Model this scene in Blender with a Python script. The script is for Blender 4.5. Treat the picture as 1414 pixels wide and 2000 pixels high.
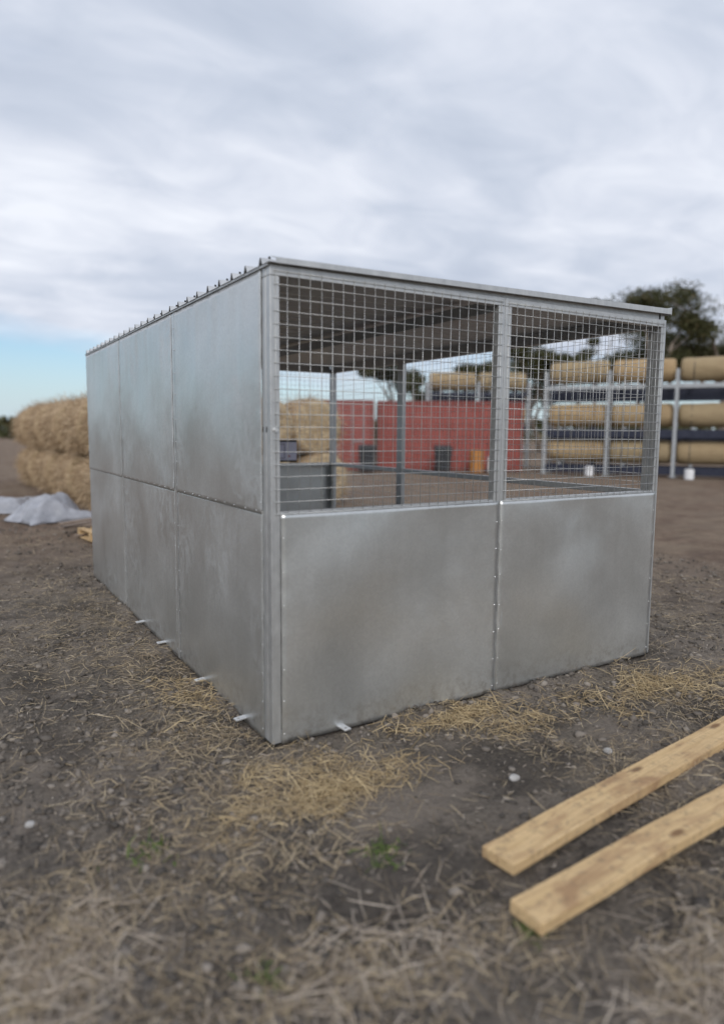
import bpy, math, random
import numpy as np
from mathutils import Vector, Matrix

# ------------------------------------------------------------------ clear
for o in list(bpy.data.objects):
    bpy.data.objects.remove(o, do_unlink=True)
S = bpy.context.scene
COL = S.collection
R = math.radians
rng = np.random.default_rng(7)
random.seed(7)

# ------------------------------------------------------------------ camera
YAW, PITCH, ROLL = 0.5437, -0.1093, 0.0078
fw = Vector((math.sin(YAW) * math.cos(PITCH), math.cos(YAW) * math.cos(PITCH), math.sin(PITCH)))
rt = Vector((math.cos(YAW), -math.sin(YAW), 0))
up = rt.cross(fw)
rt2 = rt * math.cos(ROLL) + up * math.sin(ROLL)
up2 = up * math.cos(ROLL) - rt * math.sin(ROLL)
cam = bpy.data.cameras.new("camera")
camo = bpy.data.objects.new("camera", cam)
COL.objects.link(camo)
CAM = Vector((-1.378, -3.1165, 1.6106))
m = Matrix((rt2, up2, -fw)).transposed().to_4x4()
m.translation = CAM
camo.matrix_world = m
cam.sensor_fit = 'VERTICAL'
cam.sensor_height = 24.0
cam.lens = 1347.8 / 2000 * 24
cam.shift_x = 6 / 2000
cam.shift_y = -9 / 2000
cam.clip_start = 0.05
cam.clip_end = 3000
cam.dof.use_dof = True
cam.dof.focus_distance = 4.8
cam.dof.aperture_fstop = 0.47
S.camera = camo

# ------------------------------------------------------------------ world + sun
SUN_AZ, SUN_EL = R(212), R(34)          # azimuth measured from +Y towards +X
w = bpy.data.worlds.new("World")
S.world = w
w.use_nodes = True
nt = w.node_tree
nt.nodes.clear()


def N(t, typ, **kw):
    n = t.nodes.new(typ)
    for k, v in kw.items():
        if k in n.inputs.keys() if isinstance(k, str) else False:
            n.inputs[k].default_value = v
        else:
            setattr(n, k, v)
    return n


def L(t, a, b):
    t.links.new(a, b)


def math_node(t, op, a, b=None, c=None, clamp=False):
    n = t.nodes.new('ShaderNodeMath')
    n.operation = op
    n.use_clamp = clamp
    for i, v in enumerate((a, b, c)):
        if v is None:
            continue
        if isinstance(v, (int, float)):
            n.inputs[i].default_value = v
        else:
            t.links.new(v, n.inputs[i])
    return n.outputs[0]


def ramp(t, fac, stops, interp='LINEAR'):
    n = t.nodes.new('ShaderNodeValToRGB')
    n.color_ramp.interpolation = interp
    el = n.color_ramp.elements
    while len(el) < len(stops):
        el.new(0.5)
    for e, (p, c) in zip(el, stops):
        e.position = p
        e.color = (*c, 1) if len(c) == 3 else c
    t.links.new(fac, n.inputs[0])
    return n.outputs[0]


def noise(t, vec, scale, detail=4, rough=0.55, dist=0.0, typ='FBM'):
    n = t.nodes.new('ShaderNodeTexNoise')
    n.inputs['Scale'].default_value = scale
    n.inputs['Detail'].default_value = detail
    n.inputs['Roughness'].default_value = rough
    n.inputs['Distortion'].default_value = dist
    if vec is not None:
        t.links.new(vec, n.inputs['Vector'])
    return n.outputs['Fac']


def mapping(t, vec, scale=(1, 1, 1), rot=(0, 0, 0), loc=(0, 0, 0)):
    n = t.nodes.new('ShaderNodeMapping')
    n.inputs['Scale'].default_value = scale
    n.inputs['Rotation'].default_value = rot
    n.inputs['Location'].default_value = loc
    t.links.new(vec, n.inputs['Vector'])
    return n.outputs[0]


def mix(t, fac, a, b, blend='MIX'):
    n = t.nodes.new('ShaderNodeMix')
    n.data_type = 'RGBA'
    n.blend_type = blend
    for i, v in ((0, fac), (6, a), (7, b)):
        if isinstance(v, (int, float)):
            n.inputs[i].default_value = v
        elif isinstance(v, tuple):
            n.inputs[i].default_value = (*v, 1) if len(v) == 3 else v
        else:
            t.links.new(v, n.inputs[i])
    return n.outputs[2]


tc = nt.nodes.new('ShaderNodeTexCoord')
sep = nt.nodes.new('ShaderNodeSeparateXYZ')
L(nt, tc.outputs['Generated'], sep.inputs[0])
zc = math_node(nt, 'MAXIMUM', sep.outputs[2], 0.0)
den = math_node(nt, 'ADD', zc, 0.16)
px = math_node(nt, 'DIVIDE', sep.outputs[0], den)
py = math_node(nt, 'DIVIDE', sep.outputs[1], den)
comb = nt.nodes.new('ShaderNodeCombineXYZ')
L(nt, px, comb.inputs[0])
L(nt, py, comb.inputs[1])
cv = comb.outputs[0]
sky = nt.nodes.new('ShaderNodeTexSky')
sky.sky_type = 'NISHITA'
sky.sun_disc = False
sky.sun_elevation = SUN_EL
sky.sun_rotation = SUN_AZ
sky.air_density = 1.0
sky.dust_density = 1.6
sky.ozone_density = 1.5
# cloud deck: stretched streaky layers, thinning out towards the horizon
c1 = noise(nt, mapping(nt, cv, (0.9, 1.2, 1), (0, 0, R(20)), (3.1, 1.7, 0)), 0.7, 6, 0.5, 0.6)
c2 = noise(nt, mapping(nt, cv, (0.7, 1.7, 1), (0, 0, R(55)), (7.3, 2.2, 0)), 1.7, 5, 0.5, 0.5)
c3 = noise(nt, mapping(nt, cv, (1.0, 1.3, 1), (0, 0, R(70)), (2.3, 9.2, 0)), 3.1, 6, 0.55, 0.7)
cb = math_node(nt, 'ADD', math_node(nt, 'ADD', math_node(nt, 'MULTIPLY', c1, 0.46), math_node(nt, 'MULTIPLY', c2, 0.28)), math_node(nt, 'MULTIPLY', c3, 0.26))
cloudcol = ramp(nt, cb, [(0.37, (4.4, 4.95, 6.0)), (0.46, (5.3, 5.8, 6.8)), (0.53, (6.3, 6.7, 7.6)), (0.62, (7.7, 8.0, 8.7))])
cov_n = noise(nt, mapping(nt, cv, (0.7, 1.0, 1), (0, 0, R(-25)), (1.2, 5.4, 0)), 0.9, 5, 0.55, 0.3)
elev = nt.nodes.new('ShaderNodeMapRange')
elev.interpolation_type = 'SMOOTHSTEP'
L(nt, zc, elev.inputs[0])
elev.inputs[1].default_value = 0.02
elev.inputs[2].default_value = 0.17
elev.inputs[3].default_value = -0.24
elev.inputs[4].default_value = 0.42
clr = nt.nodes.new('ShaderNodeMapRange')      # the deck breaks up towards the north
clr.interpolation_type = 'SMOOTHSTEP'
nrt = nt.nodes.new('ShaderNodeVectorMath')
nrt.operation = 'DOT_PRODUCT'
nrt.inputs[1].default_value = (-0.12, 0.96, -1.1)
L(nt, tc.outputs['Generated'], nrt.inputs[0])
L(nt, nrt.outputs['Value'], clr.inputs[0])
clr.inputs[1].default_value = 0.68
clr.inputs[2].default_value = 0.98
clr.inputs[3].default_value = 0.0
clr.inputs[4].default_value = -0.62
cov = ramp(nt, math_node(nt, 'ADD', math_node(nt, 'ADD', cov_n, clr.outputs[0]), elev.outputs[0]), [(0.34, (0, 0, 0)), (0.74, (1, 1, 1))])
skyc = mix(nt, 1.0, sky.outputs[0], (0.82, 1.04, 1.20), 'MULTIPLY')
hz = math_node(nt, 'SUBTRACT', 1.0, math_node(nt, 'MULTIPLY', zc, 6.5), clamp=True)
skyc = mix(nt, math_node(nt, 'MULTIPLY', hz, 0.75), skyc, (6.3, 7.3, 8.1))
skyout = mix(nt, cov, skyc, cloudcol)
bg = nt.nodes.new('ShaderNodeBackground')
bg.inputs['Strength'].default_value = 0.1
L(nt, skyout, bg.inputs[0])
wo = nt.nodes.new('ShaderNodeOutputWorld')
L(nt, bg.outputs[0], wo.inputs[0])

sd = bpy.data.lights.new("sun", 'SUN')
sd.energy = 1.5
sd.angle = R(22)
sd.color = (1.0, 0.95, 0.88)
so = bpy.data.objects.new("sun", sd)
COL.objects.link(so)
sdir = Vector((math.sin(SUN_AZ) * math.cos(SUN_EL), math.cos(SUN_AZ) * math.cos(SUN_EL), math.sin(SUN_EL)))
so.rotation_euler = sdir.to_track_quat('Z', 'Y').to_euler()
so.location = (0, 0, 30)

S.view_settings.view_transform = 'Standard'
S.view_settings.look = 'None'
S.view_settings.exposure = 0.22
S.view_settings.gamma = 1.0
S.view_settings.use_curve_mapping = False
S.render.engine = 'CYCLES'
S.cycles.max_bounces = 6
S.cycles.use_denoising = True
S.cycles.sample_clamp_indirect = 6


# ------------------------------------------------------------------ helpers
def hash2(ix, iy, seed):
    h = (ix.astype(np.int64) * 374761393 + iy.astype(np.int64) * 668265263 + seed * 1442695041) & 0x7fffffff
    h = ((h ^ (h >> 13)) * 1274126177) & 0x7fffffff
    h = h ^ (h >> 16)
    return (h & 0xffff) / 65535.0


def vnoise(x, y, seed=0):
    x = np.asarray(x, float)
    y = np.asarray(y, float)
    ix, iy = np.floor(x), np.floor(y)
    fx, fy = x - ix, y - iy
    fx, fy = fx * fx * (3 - 2 * fx), fy * fy * (3 - 2 * fy)
    a, b = hash2(ix, iy, seed), hash2(ix + 1, iy, seed)
    c, d = hash2(ix, iy + 1, seed), hash2(ix + 1, iy + 1, seed)
    return (a * (1 - fx) + b * fx) * (1 - fy) + (c * (1 - fx) + d * fx) * fy


def fbm(x, y, seed=0, octv=4):
    s, amp, tot = 0, 1.0, 0
    for k in range(octv):
        s = s + amp * vnoise(np.asarray(x) * 2 ** k, np.asarray(y) * 2 ** k, seed + k * 17)
        tot += amp
        amp *= 0.5
    return s / tot


class MB:
    """collects shapes; build() links them as one mesh object"""

    def __init__(self):
        self.v, self.f, self.mi = [], [], []

    def add(self, vs, fs, mi=0):
        o = len(self.v)
        self.v.extend([tuple(p) for p in vs])
        self.f.extend([tuple(i + o for i in f) for f in fs])
        self.mi.extend([mi] * len(fs))
        return self

    def box(self, a, b, mi=0):
        x0, y0, z0 = a
        x1, y1, z1 = b
        return self.add([(x0, y0, z0), (x1, y0, z0), (x1, y1, z0), (x0, y1, z0), (x0, y0, z1), (x1, y0, z1), (x1, y1, z1), (x0, y1, z1)],
                        [(0, 3, 2, 1), (4, 5, 6, 7), (0, 1, 5, 4), (1, 2, 6, 5), (2, 3, 7, 6), (3, 0, 4, 7)], mi)

    def tube(self, pts, rad, n=6, mi=0, cap=True):
        pts = [Vector(p) for p in pts]
        if isinstance(rad, (int, float)):
            rad = [rad] * len(pts)
        vs, fs = [], []
        d0 = (pts[1] - pts[0]).normalized()
        ref = Vector((0, 0, 1)) if abs(d0.z) < 0.9 else Vector((1, 0, 0))
        for i, p in enumerate(pts):
            d = (pts[min(i + 1, len(pts) - 1)] - pts[max(i - 1, 0)]).normalized()
            a = d.cross(ref)
            a = a.normalized() if a.length > 1e-6 else Vector((1, 0, 0))
            b = d.cross(a).normalized()
            for k in range(n):
                t = 2 * math.pi * k / n
                vs.append(p + (a * math.cos(t) + b * math.sin(t)) * rad[i])
        for i in range(len(pts) - 1):
            for k in range(n):
                k2 = (k + 1) % n
                fs.append((i * n + k, i * n + k2, (i + 1) * n + k2, (i + 1) * n + k))
        if cap:
            fs.append(tuple(range(n))[::-1])
            fs.append(tuple((len(pts) - 1) * n + k for k in range(n)))
        return self.add(vs, fs, mi)

    def dome(self, c, nrm, r, h, n=6, mi=0):
        c = Vector(c)
        nrm = Vector(nrm).normalized()
        a = nrm.orthogonal().normalized()
        b = nrm.cross(a)
        vs = [c + (a * math.cos(2 * math.pi * k / n) + b * math.sin(2 * math.pi * k / n)) * r for k in range(n)]
        vs += [c + nrm * h * 0.8 + (a * math.cos(2 * math.pi * k / n) + b * math.sin(2 * math.pi * k / n)) * r * 0.6 for k in range(n)]
        vs.append(c + nrm * h)
        fs = []
        for k in range(n):
            k2 = (k + 1) % n
            fs.append((k, k2, n + k2, n + k))
            fs.append((n + k, n + k2, 2 * n))
        return self.add(vs, fs, mi)

    def build(self, name, mat, parent=None, smooth=False, bevel=0):
        me = bpy.data.meshes.new(name)
        me.from_pydata(self.v, [], self.f)
        mats = mat if isinstance(mat, (list, tuple)) else [mat]
        for mm in mats:
            me.materials.append(mm)
        if len(mats) > 1:
            me.polygons.foreach_set('material_index', self.mi)
        if smooth:
            me.polygons.foreach_set('use_smooth', [True] * len(me.polygons))
        me.update()
        return link(name, me, parent, bevel)


def link(name, me, parent=None, bevel=0):
    o = bpy.data.objects.new(name, me)
    COL.objects.link(o)
    if parent is not None:
        o.parent = parent
    if bevel:
        md = o.modifiers.new('bevel', 'BEVEL')
        md.width = bevel
        md.segments = 2
        md.limit_method = 'ANGLE'
    return o


def np_mesh(name, verts, faces_flat, nper, mat, parent=None, smooth=False):
    """fast mesh from numpy: every face has nper corners"""
    me = bpy.data.meshes.new(name)
    nv, nf = len(verts), len(faces_flat) // nper
    me.vertices.add(nv)
    me.vertices.foreach_set('co', np.asarray(verts, np.float32).ravel())
    me.loops.add(nf * nper)
    me.loops.foreach_set('vertex_index', np.asarray(faces_flat, np.int32))
    me.polygons.add(nf)
    me.polygons.foreach_set('loop_start', np.arange(nf, dtype=np.int32) * nper)
    if smooth:
        me.polygons.foreach_set('use_smooth', np.ones(nf, bool))
    me.update(calc_edges=True)
    me.validate()
    me.materials.append(mat)
    return link(name, me, parent)


def empty(name, loc=(0, 0, 0), rz=0):
    o = bpy.data.objects.new(name, None)
    COL.objects.link(o)
    o.location = loc
    o.rotation_euler.z = rz
    o.empty_display_size = 0.2
    return o


def tag(o, label=None, cat=None, group=None, kind=None):
    if label:
        o['label'] = label
    if cat:
        o['category'] = cat
    if group:
        o['group'] = group
    if kind:
        o['kind'] = kind
    return o


def site(lat, d):
    """yard coordinates: metres to the right of / away from the standing point"""
    return (CAM.x + math.sin(YAW) * d + math.cos(YAW) * lat, CAM.y + math.cos(YAW) * d - math.sin(YAW) * lat)


# ------------------------------------------------------------------ materials
def new_mat(name):
    mt = bpy.data.materials.new(name)
    mt.use_nodes = True
    t = mt.node_tree
    b = t.nodes['Principled BSDF']
    return mt, t, b


def coords(t, kind='Object'):
    n = t.nodes.new('ShaderNodeTexCoord')
    return n.outputs[kind]


def bump(t, b, h, strength=0.3, dist=0.01):
    n = t.nodes.new('ShaderNodeBump')
    n.inputs['Strength'].default_value = strength
    n.inputs['Distance'].default_value = dist
    L(t, h, n.inputs['Height'])
    L(t, n.outputs[0], b.inputs['Normal'])


def mat_sheet(name='galvanised_sheet', scuff=0.26):
    mt, t, b = new_mat(name)
    co = coords(t)
    gm = t.nodes.new('ShaderNodeObjectInfo')
    off = t.nodes.new('ShaderNodeVectorMath')
    off.operation = 'SCALE'
    off.inputs[0].default_value = (7.3, 3.1, 5.7)
    L(t, gm.outputs['Random'], off.inputs['Scale'])
    ad = t.nodes.new('ShaderNodeVectorMath')
    L(t, co, ad.inputs[0])
    L(t, off.outputs[0], ad.inputs[1])
    v = ad.outputs[0]
    big = noise(t, v, 1.3, 3, 0.5, 0.6)
    swirl = noise(t, mapping(t, v, (1.2, 1.2, 0.5)), 3.0, 7, 0.66, 3.2)
    ring = ramp(t, swirl, [(0.45, (0, 0, 0)), (0.50, (1, 1, 1)), (0.55, (0, 0, 0))])
    ringmask = ramp(t, noise(t, v, 1.5, 2), [(0.40, (0, 0, 0)), (0.66, (1, 1, 1))])
    streak = noise(t, mapping(t, v, (9, 9, 0.5)), 1.6, 4, 0.6)
    fine = noise(t, v, 55, 3, 0.6)
    base = ramp(t, big, [(0.3, (0.54, 0.555, 0.55)), (0.7, (0.68, 0.695, 0.69))])
    base = mix(t, math_node(t, 'MULTIPLY', math_node(t, 'SUBTRACT', streak, 0.45, clamp=True), 0.7), base, (0.74, 0.75, 0.76))
    base = mix(t, math_node(t, 'MULTIPLY', math_node(t, 'MULTIPLY', ring, ringmask), scuff), base, (0.86, 0.87, 0.88))
    base = mix(t, math_node(t, 'MULTIPLY', math_node(t, 'SUBTRACT', fine, 0.5, clamp=True), 0.5), base, (0.36, 0.37, 0.38))
    vo = t.nodes.new('ShaderNodeTexVoronoi')
    vo.inputs['Scale'].default_value = 75
    L(t, v, vo.inputs['Vector'])
    sc_ = t.nodes.new('ShaderNodeSeparateColor')
    L(t, vo.outputs['Color'], sc_.inputs[0])
    base = mix(t, math_node(t, 'MULTIPLY', sc_.outputs[0], 0.22), base, (0.40, 0.41, 0.415))
    scr = noise(t, mapping(t, v, (3, 3, 60), (R(24), R(18), 0)), 3.0, 3, 0.6, 0.3)
    base = mix(t, ramp(t, scr, [(0.70, (0, 0, 0)), (0.76, (0.30, 0.30, 0.30))]), base, (0.85, 0.86, 0.87))
    # splashed mud along the foot of the wall
    spz = t.nodes.new('ShaderNodeSeparateXYZ')
    L(t, co, spz.inputs[0])
    mud = math_node(t, 'MULTIPLY', math_node(t, 'SUBTRACT', 1.0, math_node(t, 'MULTIPLY', spz.outputs[2], 4.5), clamp=True), ramp(t, noise(t, co, 16, 6, 0.7), [(0.46, (0, 0, 0)), (0.66, (1, 1, 1))]))
    base = mix(t, math_node(t, 'MULTIPLY', mud, 0.6), base, (0.24, 0.205, 0.17))
    L(t, base, b.inputs['Base Color'])
    b.inputs['Metallic'].default_value = 0.76
    rr = math_node(t, 'ADD', math_node(t, 'MULTIPLY', big, 0.20), 0.20)
    rr = math_node(t, 'ADD', rr, math_node(t, 'MULTIPLY', math_node(t, 'MULTIPLY', ring, ringmask), 0.6 * scuff))
    rr = math_node(t, 'ADD', rr, math_node(t, 'MULTIPLY', fine, 0.10))
    L(t, rr, b.inputs['Roughness'])
    bump(t, b, noise(t, mapping(t, v, (1, 1, 0.7)), 2.0, 3, 0.45), 0.6, 0.03)
    return mt


def mat_steel(name, lo, hi, rough=0.42, metal=0.8, scale=14):
    mt, t, b = new_mat(name)
    co = coords(t)
    n1 = noise(t, co, scale, 4, 0.6)
    n2 = noise(t, mapping(t, co, (6, 6, 0.6)), 4, 4, 0.6)
    f = math_node(t, 'ADD', math_node(t, 'MULTIPLY', n1, 0.5), math_node(t, 'MULTIPLY', n2, 0.5))
    L(t, ramp(t, f, [(0.35, lo), (0.65, hi)]), b.inputs['Base Color'])
    b.inputs['Metallic'].default_value = metal
    L(t, math_node(t, 'ADD', math_node(t, 'MULTIPLY', n1, 0.2), rough - 0.1), b.inputs['Roughness'])
    bump(t, b, n1, 0.08, 0.003)
    return mt


def mat_plain(name, lo, hi, rough=0.6, scale=8, stretch=(1, 1, 1), bumpd=0.004, metal=0.0, spec=0.3):
    mt, t, b = new_mat(name)
    co = coords(t)
    n1 = noise(t, mapping(t, co, stretch), scale, 5, 0.6)
    L(t, ramp(t, n1, [(0.3, lo), (0.7, hi)]), b.inputs['Base Color'])
    b.inputs['Roughness'].default_value = rough
    b.inputs['Metallic'].default_value = metal
    b.inputs['Specular IOR Level'].default_value = spec
    if bumpd:
        bump(t, b, n1, 0.5, bumpd)
    return mt


def mat_island(name, stops, rough=0.8, transl=0.0):
    """colour chosen per loose piece (straw, leaves, clods)"""
    mt, t, b = new_mat(name)
    g = t.nodes.new('ShaderNodeNewGeometry')
    L(t, ramp(t, g.outputs['Random Per Island'], stops), b.inputs['Base Color'])
    b.inputs['Roughness'].default_value = rough
    b.inputs['Specular IOR Level'].default_value = 0.2
    return mt


def mat_ground():
    mt, t, b = new_mat('bare_soil')
    co = coords(t)
    sp = t.nodes.new('ShaderNodeSeparateXYZ')
    L(t, co, sp.inputs[0])
    big = noise(t, co, 0.55, 4, 0.55)
    mid = noise(t, co, 3.5, 6, 0.62)
    fine = noise(t, co, 38, 6, 0.7)
    soil = ramp(t, mid, [(0.3, (0.046, 0.041, 0.038)), (0.48, (0.098, 0.086, 0.077)), (0.70, (0.200, 0.174, 0.148))])
    soil = mix(t, ramp(t, fine, [(0.42, (0, 0, 0)), (0.66, (0.75, 0.75, 0.75))]), soil, (0.235, 0.205, 0.172))
    soil = mix(t, ramp(t, fine, [(0.30, (0.7, 0.7, 0.7)), (0.45, (0, 0, 0))]), soil, (0.034, 0.028, 0.024))
    # trodden litter: fine chopped straw lying in drifts
    st1 = noise(t, mapping(t, co, (24, 120, 24), (0, 0, R(30))), 1.0, 3, 0.6, 1.2)
    st2 = noise(t, mapping(t, co, (120, 22, 24), (0, 0, R(-12))), 1.0, 3, 0.6, 1.2)
    stm = math_node(t, 'MAXIMUM', ramp(t, st1, [(0.52, (0, 0, 0)), (0.60, (1, 1, 1))]), ramp(t, st2, [(0.53, (0, 0, 0)), (0.61, (1, 1, 1))]))
    drift = ramp(t, noise(t, co, 1.25, 4, 0.6), [(0.42, (0, 0, 0)), (0.62, (0.85, 0.85, 0.85))])
    soil = mix(t, math_node(t, 'MULTIPLY', stm, drift), soil, (0.29, 0.245, 0.19))
    soil = mix(t, ramp(t, noise(t, co, 0.9, 5, 0.6, 0.5), [(0.48, (0, 0, 0)), (0.60, (0.65, 0.65, 0.65))]), soil, (0.245, 0.210, 0.178))
    soil = mix(t, ramp(t, noise(t, mapping(t, co, (1, 1, 1), (0, 0, 0), (4.7, 2.9, 0)), 1.5, 5, 0.6, 0.4), [(0.50, (0, 0, 0)), (0.62, (0.6, 0.6, 0.6))]), soil, (0.050, 0.044, 0.040))
    # the yard beyond is redder, drier earth
    far = t.nodes.new('ShaderNodeMapRange')
    dd = t.nodes.new('ShaderNodeVectorMath')
    dd.operation = 'LENGTH'
    L(t, co, dd.inputs[0])
    L(t, math_node(t, 'ADD', dd.outputs['Value'], math_node(t, 'MULTIPLY', big, 3.0)), far.inputs[0])
    far.inputs[1].default_value = 5.2
    far.inputs[2].default_value = 9.5
    red = ramp(t, mid, [(0.3, (0.098, 0.068, 0.052)), (0.5, (0.150, 0.104, 0.078)), (0.7, (0.235, 0.172, 0.128))])
    red = mix(t, ramp(t, big, [(0.42, (0, 0, 0)), (0.60, (0.6, 0.6, 0.6))]), red, (0.21, 0.165, 0.125))
    red = mix(t, math_node(t, 'MULTIPLY', stm, drift), red, (0.29, 0.23, 0.165))
    red = mix(t, ramp(t, fine, [(0.45, (0, 0, 0)), (0.7, (0.5, 0.5, 0.5))]), red, (0.25, 0.19, 0.14))
    L(t, mix(t, far.outputs[0], soil, red), b.inputs['Base Color'])
    b.inputs['Roughness'].default_value = 0.95
    b.inputs['Specular IOR Level'].default_value = 0.15
    bump(t, b, math_node(t, 'ADD', fine, math_node(t, 'MULTIPLY', mid, 1.5)), 1.0, 0.03)
    return mt


def mat_timber(name, lo, hi, dark):
    mt, t, b = new_mat(name)
    gm = t.nodes.new('ShaderNodeObjectInfo')
    off = t.nodes.new('ShaderNodeVectorMath')
    off.operation = 'SCALE'
    off.inputs[0].default_value = (31.3, 7.1, 3.7)
    L(t, gm.outputs['Random'], off.inputs['Scale'])
    ad = t.nodes.new('ShaderNodeVectorMath')
    L(t, coords(t), ad.inputs[0])
    L(t, off.outputs[0], ad.inputs[1])
    co = ad.outputs[0]
    grain = noise(t, mapping(t, co, (1.0, 34, 34)), 2.0, 6, 0.65, 0.9)
    ring = noise(t, mapping(t, co, (0.35, 6, 6)), 2.2, 3, 0.5, 1.2)
    rl = t.nodes.new('ShaderNodeMath')
    rl.operation = 'FRACT'
    L(t, math_node(t, 'MULTIPLY', ring, 9.0), rl.inputs[0])
    vor = t.nodes.new('ShaderNodeTexVoronoi')
    vor.inputs['Scale'].default_value = 1.0
    L(t, mapping(t, co, (3.2, 9, 9)), vor.inputs['Vector'])
    blot = noise(t, mapping(t, co, (2.0, 6, 6)), 1.6, 5, 0.6, 0.6)
    c = ramp(t, grain, [(0.3, lo), (0.7, hi)])
    c = mix(t, ramp(t, rl.outputs[0], [(0.0, (0.30, 0.30, 0.30)), (0.35, (0, 0, 0)), (0.8, (0, 0, 0)), (1.0, (0.30, 0.30, 0.30))]), c, dark)
    c = mix(t, ramp(t, vor.outputs['Distance'], [(0.10, (0.9, 0.9, 0.9)), (0.19, (0, 0, 0))]), c, (dark[0] * 0.6, dark[1] * 0.55, dark[2] * 0.5))
    c = mix(t, ramp(t, blot, [(0.49, (0, 0, 0)), (0.68, (0.8, 0.8, 0.8))]), c, dark)
    c = mix(t, ramp(t, noise(t, co, 26, 5, 0.7), [(0.52, (0, 0, 0)), (0.70, (0.6, 0.6, 0.6))]), c, (0.16, 0.125, 0.09))
    L(t, c, b.inputs['Base Color'])
    b.inputs['Roughness'].default_value = 0.78
    b.inputs['Specular IOR Level'].default_value = 0.25
    bump(t, b, grain, 0.5, 0.002)
    return mt


def mat_hay(name, lo, mid_, hi):
    mt, t, b = new_mat(name)
    co = coords(t)
    n1 = noise(t, mapping(t, co, (1, 7, 1)), 5, 6, 0.7, 1.0)
    n2 = noise(t, co, 2.2, 3, 0.5)
    n3 = noise(t, mapping(t, co, (30, 9, 30)), 2.0, 5, 0.7, 1.5)
    f = math_node(t, 'ADD', math_node(t, 'MULTIPLY', n1, 0.45), math_node(t, 'ADD', math_node(t, 'MULTIPLY', n2, 0.25), math_node(t, 'MULTIPLY', n3, 0.3)))
    L(t, ramp(t, f, [(0.34, lo), (0.5, mid_), (0.66, hi)]), b.inputs['Base Color'])
    b.inputs['Roughness'].default_value = 0.95
    b.inputs['Specular IOR Level'].default_value = 0.1
    bump(t, b, math_node(t, 'ADD', n3, n1), 0.8, 0.03)
    return mt


def mat_rollcover(name, lo, hi, dark):
    mt, t, b = new_mat(name)
    oi = t.nodes.new('ShaderNodeObjectInfo')
    co = coords(t)
    n1 = noise(t, mapping(t, co, (0.6, 9, 9)), 3.0, 5, 0.65, 0.6)
    n2 = noise(t, co, 2.2, 4, 0.6)
    c = ramp(t, n1, [(0.3, lo), (0.7, hi)])
    c = mix(t, ramp(t, n2, [(0.45, (0, 0, 0)), (0.7, (0.5, 0.5, 0.5))]), c, dark)
    c = mix(t, math_node(t, 'MULTIPLY', oi.outputs['Random'], 0.6), c, (0.26, 0.225, 0.15))
    L(t, c, b.inputs['Base Color'])
    b.inputs['Roughness'].default_value = 0.9
    b.inputs['Specular IOR Level'].default_value = 0.15
    bump(t, b, n1, 0.6, 0.02)
    return mt


M = {}
M['sheet'] = mat_sheet()
M['sheet_clean'] = mat_sheet('galvanised_sheet_unscuffed', 0.05)
M['post'] = mat_steel('galvanised_frame', (0.46, 0.47, 0.475), (0.60, 0.61, 0.61), 0.45, 0.7)
M['wire'] = mat_steel('galvanised_wire', (0.50, 0.51, 0.51), (0.64, 0.65, 0.65), 0.45, 0.6, 40)
M['roof'] = mat_steel('roof_steel', (0.52, 0.53, 0.54), (0.64, 0.65, 0.66), 0.45, 0.65, 5)
M['rivet'] = mat_steel('zinc_rivet', (0.62, 0.63, 0.63), (0.75, 0.75, 0.75), 0.35, 0.7)
M['black'] = mat_plain('dark_opening', (0.012, 0.012, 0.013), (0.02, 0.02, 0.02), 0.8, bumpd=0)
M['tab'] = mat_steel('zinc_tab', (0.66, 0.67, 0.68), (0.80, 0.80, 0.80), 0.38, 0.6)
M['soil'] = mat_ground()
M['straw'] = mat_island('dry_straw', [(0, (0.16, 0.125, 0.088)), (0.45, (0.31, 0.245, 0.165)), (0.8, (0.43, 0.345, 0.225)), (1, (0.54, 0.45, 0.31))])
M['straw_pale'] = mat_island('pale_straw', [(0, (0.22, 0.18, 0.145)), (0.5, (0.38, 0.32, 0.26)), (1, (0.56, 0.49, 0.41))])
M['straw_gold'] = mat_island('golden_straw', [(0, (0.26, 0.19, 0.105)), (0.5, (0.40, 0.305, 0.175)), (1, (0.56, 0.445, 0.27))])
M['straw_hay'] = mat_island('hay_stalk', [(0, (0.20, 0.135, 0.08)), (0.5, (0.42, 0.31, 0.20)), (1, (0.66, 0.53, 0.37))])
M['clod'] = mat_island('soil_clod', [(0, (0.068, 0.061, 0.055)), (0.4, (0.115, 0.102, 0.091)), (0.8, (0.175, 0.153, 0.132)), (1, (0.27, 0.24, 0.21))], 0.95)
M['weed'] = mat_island('green_weed', [(0, (0.05, 0.085, 0.02)), (1, (0.12, 0.16, 0.045))])
M['board'] = mat_timber('treated_pine', (0.50, 0.345, 0.175), (0.68, 0.50, 0.285), (0.30, 0.18, 0.10))
M['oldwood'] = mat_timber('weathered_wood', (0.20, 0.155, 0.125), (0.33, 0.265, 0.22), (0.12, 0.09, 0.07))
M['hay'] = mat_hay('hay', (0.22, 0.15, 0.09), (0.48, 0.355, 0.23), (0.66, 0.53, 0.37))
M['hayend'] = mat_hay('hay_end', (0.34, 0.25, 0.15), (0.58, 0.46, 0.30), (0.72, 0.61, 0.42))
M['log'] = mat_rollcover('roll_cover', (0.33, 0.225, 0.125), (0.47, 0.345, 0.20), (0.27, 0.165, 0.085))
M['logend'] = mat_plain('log_end', (0.46, 0.36, 0.2), (0.6, 0.48, 0.3), 0.8)
M['rack'] = mat_plain('rack_grey_paint', (0.30, 0.32, 0.34), (0.42, 0.44, 0.46), 0.45, 6)
M['rackdark'] = mat_plain('rack_navy_paint_and_shade', (0.018, 0.022, 0.04), (0.035, 0.04, 0.065), 0.5, 6)  # navy of the beams; on the sheets between levels it paints gap shade
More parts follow.
